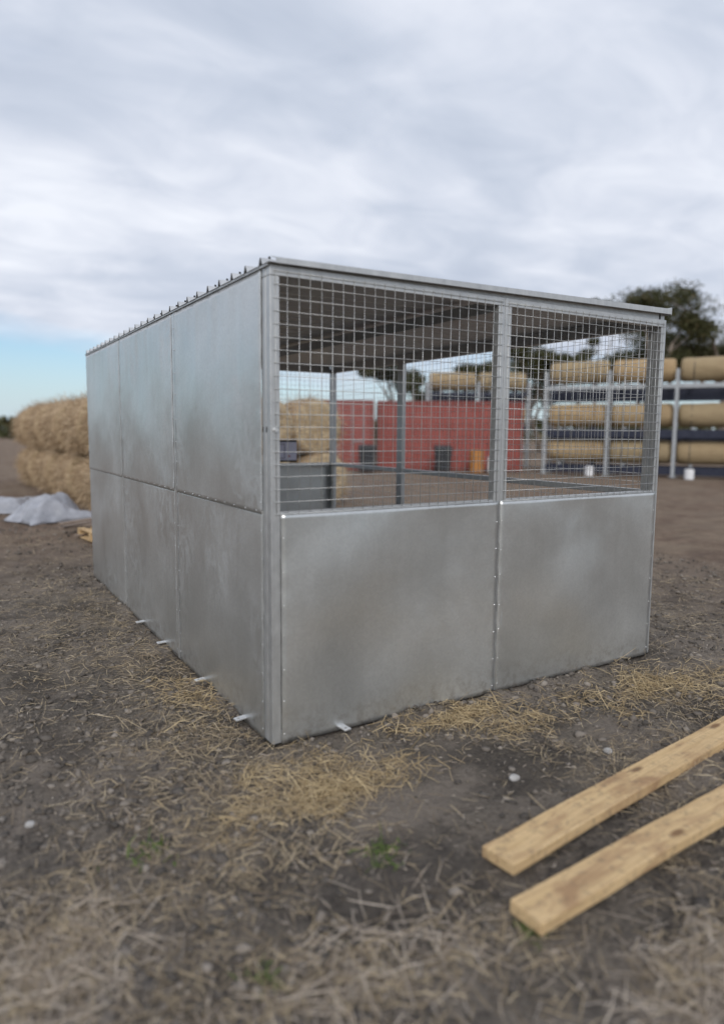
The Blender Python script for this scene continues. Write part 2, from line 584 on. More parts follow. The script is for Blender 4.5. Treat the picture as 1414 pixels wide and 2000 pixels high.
M['red'] = mat_plain('container_red', (0.24, 0.066, 0.056), (0.33, 0.10, 0.086), 0.6, 2.5)
M['reddark'] = mat_plain('container_red_worn', (0.19, 0.055, 0.046), (0.26, 0.08, 0.068), 0.6, 2.5)
M['dark'] = mat_plain('dark_grey_plastic', (0.03, 0.033, 0.037), (0.05, 0.054, 0.06), 0.5)
M['white'] = mat_plain('white_plastic', (0.70, 0.71, 0.74), (0.82, 0.83, 0.85), 0.4)
M['orange'] = mat_plain('orange_plastic', (0.36, 0.16, 0.05), (0.48, 0.22, 0.07), 0.5)
M['lilac'] = mat_plain('lilac_sign', (0.70, 0.68, 0.82), (0.76, 0.74, 0.88), 0.45, 3, bumpd=0)
M['navy'] = mat_plain('navy_print', (0.05, 0.05, 0.12), (0.06, 0.06, 0.14), 0.5, bumpd=0)
M['redprint'] = mat_plain('red_print', (0.42, 0.10, 0.14), (0.48, 0.12, 0.16), 0.5, bumpd=0)
M['tarp'] = mat_plain('grey_plastic_sheet', (0.24, 0.25, 0.28), (0.40, 0.41, 0.45), 0.4, 5, spec=0.5)
M['stone'] = mat_plain('pale_stone', (0.30, 0.29, 0.28), (0.46, 0.45, 0.44), 0.8, 20)
M['bark'] = mat_plain('gum_bark', (0.16, 0.125, 0.10), (0.34, 0.29, 0.245), 0.9, 3, (1, 1, 0.3), 0.02)
M['leaf'] = mat_island('gum_leaf', [(0, (0.028, 0.034, 0.012)), (0.5, (0.058, 0.062, 0.024)), (0.85, (0.095, 0.09, 0.04)), (1, (0.13, 0.10, 0.05))], 0.6)
M['leaf2'] = mat_island('gum_leaf_grey', [(0, (0.045, 0.052, 0.024)), (0.5, (0.085, 0.09, 0.045)), (1, (0.15, 0.14, 0.08))], 0.6)

# ------------------------------------------------------------------ ground
SHX, SHY, SHH = 3.0, 4.8, 2.4


def ground_h(x, y):
    x = np.asarray(x, float)
    y = np.asarray(y, float)
    h = (fbm(x * 1.1, y * 1.1, 3, 3) - 0.5) * 0.07 + (fbm(x * 5, y * 5, 9, 3) - 0.5) * 0.055 + (fbm(x * 15, y * 15, 21, 2) - 0.5) * 0.032
    # worn flat under and beside the shelter
    dx = np.maximum(np.maximum(-x, x - SHX), 0)
    dy = np.maximum(np.maximum(-y, y - SHY), 0)
    d = np.sqrt(dx * dx + dy * dy)
    k = np.clip(d / 0.9, 0.18, 1)
    fade = np.clip(1 - (np.sqrt(x * x + y * y) - 40) / 60, 0.15, 1)
    out = ((x < -0.004) | (x > SHX + 0.004) | (y < -0.004) | (y > SHY + 0.004))
    berm = np.where(out, np.exp(-(d / 0.07) ** 2) * np.clip(fbm(x * 6, y * 6, 133, 3) - 0.36, 0, 1) * 0.11, 0)
    return h * k * fade - 0.012 + berm


def axis(lo_d, hi_d, step, lo, hi, grow):
    a = list(np.arange(lo_d, hi_d, step))
    s, p = step, a[-1]
    while p < hi:
        s *= grow
        p += s
        a.append(p)
    s, p = step, a[0]
    pre = []
    while p > lo:
        s *= grow
        p -= s
        pre.append(p)
    return np.array(pre[::-1] + a)


gx = axis(-2.6, 4.2, 0.027, -900, 900, 1.09)
gy = axis(-2.9, 3.8, 0.027, -900, 900, 1.09)
X, Y = np.meshgrid(gx, gy)
Z = ground_h(X, Y)
nx, ny = len(gx), len(gy)
idx = np.arange(nx * ny).reshape(ny, nx)
fl = np.stack([idx[:-1, :-1], idx[:-1, 1:], idx[1:, 1:], idx[1:, :-1]], -1).reshape(-1)
gr = np_mesh('ground', np.stack([X, Y, Z], -1).reshape(-1, 3), fl, 4, M['soil'], None, True)
tag(gr, 'dark trodden soil of the yard strewn with straw', kind='structure')

# ------------------------------------------------------------------ the shelter
sh = empty('metal_shelter', (0, 0, 0))
tag(sh, 'galvanised steel animal shelter with sheet walls, wire mesh front and ribbed roof', 'shelter')
T = 0.05          # frame tube


def part(name, a, b, mat='post', parent=sh, bevel=0.003):
    return MB().box(a, b).build(name, M[mat], parent, bevel=bevel)


# frames: front (2 bays), back (2 bays), left and right (3 bays each)
Z0 = 0.012
for bx in (0.0, 1.5):
    for yy in (0.0, SHY - T):
        for xx in (bx + 0.001, bx + 1.5 - T - 0.001):
            part('post', (xx, yy, Z0), (xx + T, yy + T, SHH - T - 0.001))
        part('top_rail', (bx + 0.001, yy, SHH - T), (bx + 1.499, yy + T, SHH))
        part('mid_rail', (bx + T + 0.002, yy + 0.003, 1.165), (bx + 1.5 - T - 0.002, yy + T - 0.003, 1.21))
        part('bottom_rail', (bx + T + 0.002, yy + 0.003, Z0), (bx + 1.5 - T - 0.002, yy + T - 0.003, Z0 + T))
bays = [(T + 0.002, 1.6), (1.6, 3.2), (3.2, SHY - T - 0.002)]
for y0, y1 in bays:
    for xx in (0.0, SHX - T):
        for yy in (y0 + 0.001, y1 - T - 0.001):
            part('post', (xx, yy, Z0), (xx + T, yy + T, SHH - T - 0.001))
        part('top_rail', (xx, y0 + 0.001, SHH - T), (xx + T, y1 - 0.001, SHH))
        part('mid_rail', (xx + 0.003, y0 + T + 0.002, 1.165), (xx + T - 0.003, y1 - T - 0.002, 1.21))
        part('bottom_rail', (xx + 0.003, y0 + T + 0.002, Z0), (xx + T - 0.003, y1 - T - 0.002, Z0 + T))


def wavy_sheet(name, o, ua, va, lu, lv, nrm, seed, top=False, amp=1.0, label=None, rivet_edges='lrtb', pitch=0.15):
    """thin sheet in the plane o + u*ua + v*va, gently buckled along nrm"""
    o, ua, va, nrm = Vector(o), Vector(ua), Vector(va), Vector(nrm)
    r_ = np.random.default_rng(seed)
    n = 44
    th = 0.0014
    ph = r_.uniform(0, 6.28, 12)
    fr = r_.uniform(0.6, 2.2, 12)

    def hgt(u, v):
        win = max(0.0, math.sin(math.pi * u / lu) * math.sin(math.pi * v / lv)) ** 0.6
        h = 0
        for k in range(4):
            h += math.sin(fr[k] * 3.2 * u + fr[k + 4] * 2.6 * v * (1 if k % 2 else -1) + ph[k]) * 0.0027
        h += 0.0045 * math.sin(math.pi * u / lu) * math.sin(math.pi * v / lv) * (1 if seed % 2 else -0.6)
        h *= win
        if top:
            e = math.exp(-(lv - v) / 0.24) * max(0.0, math.sin(math.pi * u / lu)) ** 0.4
            h += e * 0.0024 * (math.sin(u * 25 + ph[8]) + 0.7 * math.sin(u * 41 + ph[9])) * (1 - math.exp(-(lv - v) / 0.02))
        # nailed edges pucker between rivets
        eu = math.exp(-min(u, lu - u) / 0.03)
        h += 0.0006 * eu * math.sin(2 * math.pi * v / pitch)
        return h * amp + 0.0022
    vs, fs = [], []
    for s in (1, 0):
        for j in range(n + 1):
            for i in range(n + 1):
                u, v = lu * i / n, lv * j / n
                vs.append(o + ua * u + va * v + nrm * (hgt(u, v) + (th if s else 0)))
    NN = (n + 1) ** 2
    flip = ua.cross(va).dot(nrm) < 0
    for j in range(n):
        for i in range(n):
            a = j * (n + 1) + i
            q = (a, a + 1, a + n + 2, a + n + 1)
            q2 = tuple(k + NN for k in q)
            fs.append(q[::-1] if flip else q)
            fs.append(q2 if flip else q2[::-1])
    ring = [i for i in range(n)] + [n + j * (n + 1) for j in range(n)] + [n * (n + 1) + n - i for i in range(n)] + [(n - j) * (n + 1) for j in range(n)]
    for k in range(len(ring)):
        a, b = ring[k], ring[(k + 1) % len(ring)]
        q = (a + NN, b + NN, b, a)
        fs.append(q[::-1] if flip else q)
    ob = MB().add(vs, fs).build(name, M['sheet'] if name == 'wall_sheet' else M['sheet_clean'], sh, smooth=True)
    # sharp rim
    me = ob.data
    att = me.attributes.new('sharp_face', 'BOOLEAN', 'FACE')
    flags = [False] * (2 * n * n) + [True] * len(ring)
    att.data.foreach_set('value', flags)
    if label:
        ob['label'] = label
    rv = MB()
    ins = 0.014
    if 'l' in rivet_edges or 'r' in rivet_edges:
        k = 0.05
        while k < lv - 0.03:
            for e, u in (('l', ins), ('r', lu - ins)):
                if e in rivet_edges:
                    rv.dome(o + ua * u + va * (k + r_.uniform(-.012, .012)) + nrm * 0.0034, nrm, 0.0054, 0.0038)
            k += pitch
    if 't' in rivet_edges or 'b' in rivet_edges:
        k = 0.08
        while k < lu - 0.05:
            for e, v in (('b', ins), ('t', lv - ins)):
                if e in rivet_edges:
                    rv.dome(o + ua * (k + r_.uniform(-.012, .012)) + va * v + nrm * 0.0034, nrm, 0.0054, 0.0038)
            k += pitch
    if rv.v:
        tag(rv.build('rivets', M['rivet'], ob, smooth=True), kind='stuff')
    return ob


# left wall: three columns, two rows; folded joint strips between the columns
cols = [(0.095, 1.572), (1.622, 3.175), (3.225, 4.795)]
for ci, (y0, y1) in enumerate(cols):
    wavy_sheet('wall_sheet', (0, y0, 0.004), (0, 1, 0), (0, 0, 1), y1 - y0, 1.205, (-1, 0, 0), 31 + ci, amp=1.5, rivet_edges='lr')
    wavy_sheet('wall_sheet', (-0.0024, y0, 1.19), (0, 1, 0), (0, 0, 1), y1 - y0, 1.2, (-1, 0, 0), 41 + ci, amp=1.5, top=True, rivet_edges='lrb')
for y0 in (1.577, 3.18):
    part('joint_strip', (-0.0045, y0, 0.006), (-0.0005, y0 + 0.040, 2.385), 'sheet', bevel=0.001)
part('top_trim', (-0.012, 0.002, 2.392), (-0.001, 4.798, 2.404), 'post', bevel=0.001)
# front: two low sheets, set on the face of the frame
wavy_sheet('front_sheet', (0.052, 0, 0.006), (1, 0, 0), (0, 0, 1), 1.44, 1.196, (0, -1, 0), 52, amp=2.4, rivet_edges='lr', pitch=0.17)
wavy_sheet('front_sheet', (1.503, 0, 0.006), (1, 0, 0), (0, 0, 1), 1.475, 1.196, (0, -1, 0), 57, amp=2.4, rivet_edges='lr', pitch=0.17)
# back: two low sheets on the outer face
wavy_sheet('back_sheet', (0.02, SHY, 0.006), (1, 0, 0), (0, 0, 1), 1.47, 1.196, (0, 1, 0), 61, rivet_edges='')
wavy_sheet('back_sheet', (1.51, SHY, 0.006), (1, 0, 0), (0, 0, 1), 1.47, 1.196, (0, 1, 0), 62, rivet_edges='')


def mesh_panel(o, ua, lu, z0, z1, nrm):
    o, ua, nrm = Vector(o), Vector(ua), Vector(nrm)
    mb = MB()
    nu, nv = int(round(lu / 0.0615)), int(round((z1 - z0) / 0.0615))
    rw = 0.0017
    for i in range(nu + 1):
        p = o + ua * (lu * i / nu + random.uniform(-.0016, .0016)) + nrm * 0.0022
        mb.tube([p + Vector((0, 0, z0 - 0.01)), p + Vector((0, 0, z1 + 0.01))], rw, 5)
    for j in range(nv + 1):
        z = z0 + (z1 - z0) * j / nv + random.uniform(-.0016, .0016)
        p = o + nrm * 0.006 + Vector((0, 0, z))
        mb.tube([p - ua * 0.012, p + ua * (lu + 0.012)], rw, 5)
    tag(mb.build('wire_mesh', M['wire'], sh, smooth=True), 'welded wire mesh of square openings', kind='stuff')


for bx in (0.0, 1.5):
    mesh_panel((bx + 0.030, 0, 0), (1, 0, 0), 1.44, 1.20, 2.37, (0, -1, 0))
    mesh_panel((bx + 0.030, SHY, 0), (1, 0, 0), 1.44, 1.20, 2.37, (0, 1, 0))
for y0, y1 in bays:
    mesh_panel((SHX, y0 + 0.03, 0), (0, 1, 0), y1 - y0 - 0.06, 1.20, 2.37, (1, 0, 0))
    mesh_panel((SHX, y0 + 0.03, 0), (0, 1, 0), y1 - y0 - 0.06, 0.04, 1.17, (1, 0, 0))

# roof: ribbed sheets laid across, ribs along x, on a middle beam and two purlins
for xx, nm in ((1.475, 'roof_beam'),):
    part(nm, (xx, T + 0.003, SHH - 0.075), (xx + T, SHY - T - 0.003, SHH - 0.002), 'post')
PIT = 0.192
x_l, x_r = -0.018, 3.000


def roof_z(x):
    return 2.403 + 0.013 * x


def roof_sheet(y0, nr):
    prof = []
    for k in range(nr):
        b = y0 + k * PIT
        prof += [(b, 0), (b + 0.074, 0), (b + 0.090, 0.034), (b + 0.102, 0.034), (b + 0.118, 0)]
    prof.append((y0 + nr * PIT + 0.004, 0.0))
    vs, fs = [], []
    th = 0.0011
    n = len(prof)
    for x in (x_l, x_r):
        for yy, zz in prof:
            vs.append((x, yy, roof_z(x) + zz + th))
    for x in (x_l, x_r):
        for yy, zz in prof:
            vs.append((x, yy, roof_z(x) + zz))
    for i in range(n - 1):
        fs.append((i, n + i, n + i + 1, i + 1))
        fs.append((2 * n + i, 2 * n + i + 1, 3 * n + i + 1, 3 * n + i))
        fs.append((i, i + 1, 2 * n + i + 1, 2 * n + i))
        fs.append((n + i, 3 * n + i, 3 * n + i + 1, n + i + 1))
    ob = MB().add(vs, fs).build('roof_sheet', M['roof'], sh)
    ff = MB()  # dark pieces set just inside the left ends of the ribs
    for k in range(nr):
        yb = y0 + k * PIT
        q = [(yb + 0.0765, 0.0004), (yb + 0.1155, 0.0004), (yb + 0.1012, 0.0328), (yb + 0.0908, 0.0328)]
        ff.add([(x, a, roof_z(x) + b) for x in (x_l + 0.004, x_l + 0.03) for a, b in q], [(3, 2, 1, 0), (4, 5, 6, 7), (0, 1, 5, 4), (1, 2, 6, 5), (2, 3, 7, 6), (3, 0, 4, 7)])
    tag(ff.build('dark_rib_ends', M['black'], ob), kind='stuff')
    sc = MB()
    for k in range(nr):
        if k % 3 == 1:
            continue
        yb = y0 + k * PIT + 0.096
        for x in (0.03, 1.5, 2.97):
            z = roof_z(x) + 0.034
            sc.tube([(x, yb, z), (x, yb, z + 0.004)], 0.008, 8)
            sc.tube([(x, yb, z + 0.004), (x, yb, z + 0.012)], 0.0055, 6)
    tag(sc.build('roof_screws', M['black'], ob), kind='stuff')


yy = -0.028
for k in range(6):
    nr = 4 if k < 5 else 5
    roof_sheet(yy, nr)
    yy += nr * PIT
# barge cap along the front edge of the roof, and at the right end
mb = MB()
zl, zr = roof_z(x_l), roof_z(x_r)
for x0, x1 in ((0.02, 3.002),):
    a, b = roof_z(x0), roof_z(x1)
    y0, y1 = -0.034, -0.030
    mb.add([(x0, y0, a - 0.002), (x1, y0, b - 0.006), (x1, y1, b - 0.006), (x0, y1, a - 0.002),
            (x0, y0, a + 0.022), (x1, y0, b + 0.030), (x1, y1, b + 0.030), (x0, y1, a + 0.022)],
           [(0, 3, 2, 1), (4, 5, 6, 7), (0, 1, 5, 4), (1, 2, 6, 5), (2, 3, 7, 6), (3, 0, 4, 7)])
    mb.add([(x0, y1, a + 0.018), (x1, y1, b + 0.026), (x1, 0.03, b + 0.038), (x0, 0.03, a + 0.038),
            (x0, y1, a + 0.022), (x1, y1, b + 0.030), (x1, 0.03, b + 0.042), (x0, 0.03, a + 0.042)],
           [(0, 3, 2, 1), (4, 5, 6, 7), (0, 1, 5, 4), (1, 2, 6, 5), (2, 3, 7, 6), (3, 0, 4, 7)])
mb.build('barge_cap', M['post'], sh)
part('end_cap', (3.0025, -0.034, 2.432), (3.0075, 4.83, 2.482), 'post', bevel=0.002)
for y0, y1 in ((0.012, 0.045), (SHY - 0.045, SHY - 0.012)):
    a, b = roof_z(0.06) - 0.0015, roof_z(2.93) - 0.0015
    MB().add([(0.06, y0, 2.4005), (2.93, y0, 2.4005), (2.93, y1, 2.4005), (0.06, y1, 2.4005), (0.06, y0, a), (2.93, y0, b), (2.93, y1, b), (0.06, y1, a)],
             [(0, 3, 2, 1), (4, 5, 6, 7), (0, 1, 5, 4), (1, 2, 6, 5), (2, 3, 7, 6), (3, 0, 4, 7)]).build('roof_packer', M['post'], sh)
part('roof_packer', (2.95, 0.012, 2.4005), (2.99, SHY - 0.012, roof_z(2.95) - 0.001), 'post', bevel=0)

# slots and the bolt on the near corner post, at the height the panels are pinned together
for yy_ in (0.044, 0.086):
    part('bolt_slot', (-0.0012, yy_, 1.605), (0.001, yy_ + 0.006, 1.632), 'black', bevel=0)
bm_ = MB()
bm_.tube([(0.026, 0.001, 1.616), (0.026, -0.004, 1.616)], 0.013, 14)
bm_.tube([(0.026, -0.004, 1.616), (0.026, -0.013, 1.616)], 0.0095, 10)
bm_.build('bolt', M['rivet'], sh, smooth=False)

# ground anchor tabs: flat plates with a hole
def tab(loc, ang):
    hw, l0, l1, th = 0.021, -0.045, 0.062, 0.006
    hx, hr = 0.040, 0.0085
    outer = [(l1, -hw), (l1, 0), (l1, hw), (hx, hw), (hx - 0.03, hw), (hx - 0.03, 0), (hx - 0.03, -hw), (hx, -hw)]
    inner = []
    for x, y in outer:
        a = math.atan2(y, x - hx)
        inner.append((hx + hr * math.cos(a), hr * math.sin(a)))
    vs = [(x, y, z) for z in (0, th) for x, y in outer] + [(x, y, z) for z in (0, th) for x, y in inner]
    fs = []
    for k in range(8):
        k2 = (k + 1) % 8
        fs += [(k + 8, k2 + 8, k2 + 24, k + 24), (k2, k, k + 16, k2 + 16), (k, k2, k2 + 8, k + 8), (k2 + 16, k + 16, k + 24, k2 + 24)]
    mb = MB().add(vs, fs)
    mb.box((l0, -hw, 0), (hx - 0.03, hw, th))
    ob = mb.build('anchor_tab', M['tab'], sh)
    ob.location = loc
    ob.rotation_euler = (0, R(3), ang)


for yv, da in ((2.60, 2), (1.95, -4), (1.05, 3), (0.36, 5)):
    tab((-0.004, yv, 0.028), math.pi + R(da))
tab((0.40, -0.004, 0.026), -math.pi / 2 + R(10))

# ------------------------------------------------------------------ sign on the back mesh
sg = empty('sign_plate', (2.28, SHY - 0.02, 1.225))
tag(sg, 'lilac grey sign plate with dark edges hanging on the back mesh', 'sign')
MB().box((-0.22, 0.0, 0.0), (0.19, 0.006, 0.275)).build('plate', M['lilac'], sg)
MB().box((-0.22, -0.004, 0.252), (0.19, -0.001, 0.275)).build('top_band', M['black'], sg)
MB().box((-0.22, -0.004, 0.0), (0.19, -0.001, 0.022)).build('bottom_band', M['black'], sg)
pm = MB()
for a, b in (((-0.12, 0.045), (-0.115, 0.225)), ((0.02, 0.045), (0.026, 0.225)), ((-0.12, 0.045), (0.026, 0.051)), ((-0.12, 0.219), (0.026, 0.225))):
    pm.box((a[0], -0.003, a[1]), (b[0], -0.001, b[1]))
pm.build('printed_frame', M['navy'], sg)
rp = MB()
rp.box((0.07, -0.003, 0.062), (0.10, -0.001, 0.078))
rp.box((0.07, -0.003, 0.084), (0.082, -0.001, 0.094))
rp.build('printed_mark', M['redprint'], sg)

# ------------------------------------------------------------------ timber boards in front
def board(name, label, p0, ang, length, width, thick, z, seed):
    r_ = random.Random(seed)
    n = 26
    vs, fs = [], []
    for i in range(n + 1):
        x = length * i / n
        bow = 0.006 * math.sin(math.pi * x / length) + 0.0015 * math.sin(9 * x + seed)
        chip = [r_.uniform(0, 0.004) for _ in range(4)]
        for k, (yy_, zz) in enumerate(((-width / 2, 0), (width / 2, 0), (width / 2, thick), (-width / 2, thick))):
            sx = r_.uniform(-0.003, 0.003) if i in (0, n) else 0
            vs.append((x + sx, yy_ + bow + (chip[k] if yy_ < 0 else -chip[k]) * 0.4, zz + 0.002 * math.sin(3 * x) - (chip[k] * 0.5 if zz > 0 else 0)))
    for i in range(n):
        for k in range(4):
            k2 = (k + 1) % 4
            fs.append((i * 4 + k, i * 4 + k2, (i + 1) * 4 + k2, (i + 1) * 4 + k))
    fs.append((3, 2, 1, 0))
    fs.append((n * 4, n * 4 + 1, n * 4 + 2, n * 4 + 3))
    ob = MB().add(vs, fs).build(name, M['board'], None, bevel=0.003)
    for k in range(len(ob.data.polygons)):
        ob.data.polygons[k].use_smooth = False
    # fix winding
    import bmesh
    b = bmesh.new()
    b.from_mesh(ob.data)
    bmesh.ops.recalc_face_normals(b, faces=b.faces)
    b.to_mesh(ob.data)
    b.free()
    ob.location = (p0[0], p0[1], z)
    ob.rotation_euler.z = ang
    tag(ob, label, 'board', 'pine boards lying on the ground')


board('timber_board', 'tan pine board lying flat on the soil, the one nearer the shelter', (0.31, -1.335), R(7.0), 3.2, 0.15, 0.045, 0.014, 3)
board('timber_board', 'tan pine board with knots, nearest the bottom right of the photo', (0.18, -1.61), R(3.4), 3.0, 0.14, 0.045, 0.014, 8)

# ------------------------------------------------------------------ straw, clods, weeds (nobody could count them)
def visible(px_, py_, m_=0.25):
    dx, dy = px_ - CAM.x, py_ - CAM.y
    d = dx * math.sin(YAW) + dy * math.cos(YAW)
    l = dx * math.cos(YAW) - dy * math.sin(YAW)
    return (d > 1.5) & (np.abs(l) < d * 0.56 + m_)


PATCH = [(1.08, -0.17, 0.30, 0.14, 2.2), (1.30, -0.48, 0.26, 0.12, 1.0), (0.05, -0.50, 0.38, 0.16, 2.2), (-0.05, -0.28, 0.3, 0.12, 1.6), (2.6, -0.55, 0.55, 0.35, 1.5),
         (-1.22, -0.98, 0.22, 0.22, 4.5), (0.62, -2.02, 0.3, 0.14, 3.5), (-0.25, 1.6, 0.26, 1.6, 2.4), (-0.2, 0.2, 0.35, 0.5, 0.9), (-0.5, -1.5, 0.4, 0.2, 1.6), (3.6, 0.3, 0.8, 0.8, 0.8),
         (-0.35, -0.75, 0.5, 0.25, 0.8), (0.0, -1.6, 0.35, 0.2, 1.2), (-0.8, 2.5, 0.6, 1.6, 0.8)]


def density(x, y):
    d = 0.10 + 0.9 * np.clip((fbm(x * 1.6, y * 1.6, 77, 3) - 0.46) * 5, 0, 1) ** 1.3
    for cx_, cy_, sx, sy, a in PATCH:
        d = d + a * np.exp(-((x - cx_) / sx) ** 2 - ((y - cy_) / sy) ** 2)
    return d * (0.35 + 1.3 * fbm(x * 7, y * 7, 91, 2) ** 1.5)


def scatter(n, dens, xr=(-3, 5), yr=(-2.4, 6), near=True):
    out = []
    cnt = 0
    while cnt < n:
        x = rng.uniform(xr[0], xr[1], 60000)
        y = rng.uniform(yr[0], yr[1], 60000)
        keep = visible(x, y)
        keep &= ~((x > 0.0) & (x < SHX) & (y > 0.0) & (y < SHY))
        if near:
            dd = np.sqrt((x - CAM.x) ** 2 + (y - CAM.y) ** 2)
            keep &= rng.uniform(0, 1, x.shape) < np.clip(2.6 / dd, 0.12, 1)
        keep &= rng.uniform(0, 4.0, x.shape) < dens(x, y)
        p = np.stack([x[keep], y[keep]], -1)
        out.append(p)
        cnt += len(p)
    return np.concatenate(out)[:n]


def straws(name, label, pts, lmin, lmax, wid, mat, lift=0.012, tilt=0.25):
    n = len(pts)
    ln = rng.uniform(lmin, lmax, n) * rng.uniform(0.5, 1, n)
    a = rng.uniform(0, 2 * np.pi, n)
    til = rng.normal(0, tilt, n)
    bend = rng.normal(0, 0.16, n)
    wd = wid * rng.uniform(0.6, 1.3, n)
    z0 = ground_h(pts[:, 0], pts[:, 1]) + rng.uniform(0.001, lift, n)
    d1 = np.stack([np.cos(a), np.sin(a)], -1)
    d2 = np.stack([np.cos(a + bend), np.sin(a + bend)], -1)
    p0 = np.concatenate([pts - d1 * (ln * 0.5)[:, None], (z0 - 0.3 * np.abs(til) * 0 )[:, None]], 1)
    p1 = np.concatenate([pts, (z0 + np.abs(til) * ln * 0.5)[:, None]], 1)
    p2 = np.concatenate([pts + d2 * (ln * 0.5)[:, None], (z0 + til * ln * 0.5 + np.abs(til) * ln * 0.5)[:, None]], 1)
    for p in (p0, p1, p2):
        gz = ground_h(p[:, 0], p[:, 1]) + 0.0015
        p[:, 2] = np.maximum(p[:, 2], gz)
    roll = rng.uniform(-0.8, 0.8, n)
    sd_ = np.stack([-np.sin(a) * np.cos(roll), np.cos(a) * np.cos(roll), np.sin(roll)], -1) * (wd * 0.5)[:, None]
    V = np.stack([p0 - sd_ * 0.7, p0 + sd_ * 0.7, p1 - sd_, p1 + sd_, p2 - sd_ * 0.5, p2 + sd_ * 0.5], 1)
    b = (np.arange(n) * 6)[:, None]
    F = np.concatenate([b + np.array([0, 1, 3, 2]), b + np.array([2, 3, 5, 4])], 1).reshape(-1)
    o = np_mesh(name, V.reshape(-1, 3), F, 4, mat)
    tag(o, label, 'straw', kind='stuff')
    return o


straws('straw', 'dry golden straw scattered over the soil', scatter(21000, density, (-3, 6), (-2.4, 9)), 0.04, 0.16, 0.0029, M['straw'])
straws('straw_litter', 'pale chopped straw trodden into the soil', scatter(12000, lambda x, y: 0.12 + 0.6 * density(x, y), (-3, 7), (-2.4, 12)), 0.015, 0.07, 0.0030, M['straw_pale'], 0.006, 0.12)
straws('dry_grass', 'pale dry grass matted at the lower edge', scatter(1900, lambda x, y: 4 * np.exp(-((x + 1.22) / .24) ** 2 - ((y + 1.0) / .24) ** 2) + 3 * np.exp(-((x - .6) / .3) ** 2 - ((y + 2.03) / .15) ** 2) + 1.2 * np.exp(-((x + .35) / .4) ** 2 - ((y + 1.5) / .2) ** 2), (-1.8, 1.2), (-2.4, -0.5)), 0.08, 0.2, 0.0030, M['straw_pale'], 0.02, 0.2)

GOLD = [(1.08, -0.15, 0.30, 0.10, 4), (1.32, -0.42, 0.22, 0.10, 2), (0.08, -0.50, 0.34, 0.13, 3.2), (-0.05, -0.25, 0.25, 0.10, 2.2), (2.55, -0.42, 0.5, 0.22, 2.4), (3.1, -0.9, 0.4, 0.3, 1.6), (-0.16, 1.0, 0.14, 0.5, 1.2)]
straws('golden_straw', 'drifts of golden straw along the shelter front', scatter(5000, lambda x, y: sum(a_ * np.exp(-((x - c_) / s_) ** 2 - ((y - d_) / t_) ** 2) for c_, d_, s_, t_, a_ in GOLD) * np.clip(fbm(x * 4.5, y * 4.5, 191, 3) * 3.2 - 0.95, 0.02, 2), (-1, 4), (-1.8, 2)), 0.05, 0.16, 0.0036, M['straw_gold'], 0.02, 0.25)

# clods: dented octahedra/icosahedra
ico = bpy.data.meshes.new('tmp')
import bmesh
b_ = bmesh.new()
bmesh.ops.create_icosphere(b_, subdivisions=1, radius=1)
iv = np.array([v.co[:] for v in b_.verts])
if_ = np.array([[v.index for v in f.verts] for f in b_.faces])
b_.free()
bpy.data.meshes.remove(ico)


def clods(name, label, pts, smin, smax, mat, flat=0.6):
    n = len(pts)
    s = smin * (smax / smin) ** (rng.uniform(0, 1, n) ** 3.0)
    V = iv[None] * (1 + rng.normal(0, 0.28, (n, len(iv), 1)))
    V = V * (s[:, None, None] * np.stack([rng.uniform(.7, 1.3, n), rng.uniform(.7, 1.3, n), rng.uniform(.5, .9, n) * flat / 0.6], -1)[:, None, :])
    a = rng.uniform(0, 6.28, n)
    ca, sa = np.cos(a)[:, None], np.sin(a)[:, None]
    V = np.stack([V[..., 0] * ca - V[..., 1] * sa, V[..., 0] * sa + V[..., 1] * ca, V[..., 2]], -1)
    V[..., 0] += pts[:, 0, None]
    V[..., 1] += pts[:, 1, None]
    V[..., 2] += (ground_h(pts[:, 0], pts[:, 1]) + s * 0.15)[:, None]
    F = (if_[None] + (np.arange(n) * len(iv))[:, None, None]).reshape(-1)
    o = np_mesh(name, V.reshape(-1, 3), F, 3, mat)
    tag(o, label, 'soil', kind='stuff')


clods('soil_clods', 'dark crumbs and clods of soil on the ground', scatter(30000, lambda x, y: 0.4 + 3.0 * np.clip((fbm(x * 1.3, y * 1.3, 55, 3) - .38) * 3, 0, 1), (-3, 7), (-2.4, 11)), 0.003, 0.026, M['clod'], 0.55)
wp = np.concatenate([rng.normal((-0.01, -1.04), 0.05, (60, 2)), rng.normal((-0.75, -0.55), 0.05, (40, 2)), rng.normal((-0.62, -1.35), 0.03, (30, 2)), rng.normal((0.2, -1.62), 0.03, (40, 2))])
wo_ = straws('weeds', 'small green weeds sprouting from the soil', wp, 0.03, 0.07, 0.007, M['weed'], 0.015, 0.6)

for (sx_, sy_, r0, lb) in ((0.85, -0.86, 0.026, 'small pale stone on dark soil between the shelter front and the boards'), (1.44, -0.91, 0.022, 'pale stone beside the far end of the upper pine board'),
                           (-1.14, -0.12, 0.020, 'pale stone on the soil at the left edge of the photo')):
    b_ = bmesh.new()
    bmesh.ops.create_icosphere(b_, subdivisions=2, radius=r0)
    for v in b_.verts:
        v.co *= 1 + 0.35 * (vnoise(v.co.x * 60 + sx_ * 9, v.co.y * 60 + v.co.z * 45, 5) - 0.5)
        v.co.z *= 0.7
    me = bpy.data.meshes.new('stone')
    b_.to_mesh(me)
    b_.free()
    me.materials.append(M['stone'])
    o = link('stone', me)
    o.location = (sx_, sy_, float(ground_h(sx_, sy_)) + r0 * 0.35)
    o.rotation_euler.z = sx_ * 5
    tag(o, lb, 'stone', 'loose pale stones')

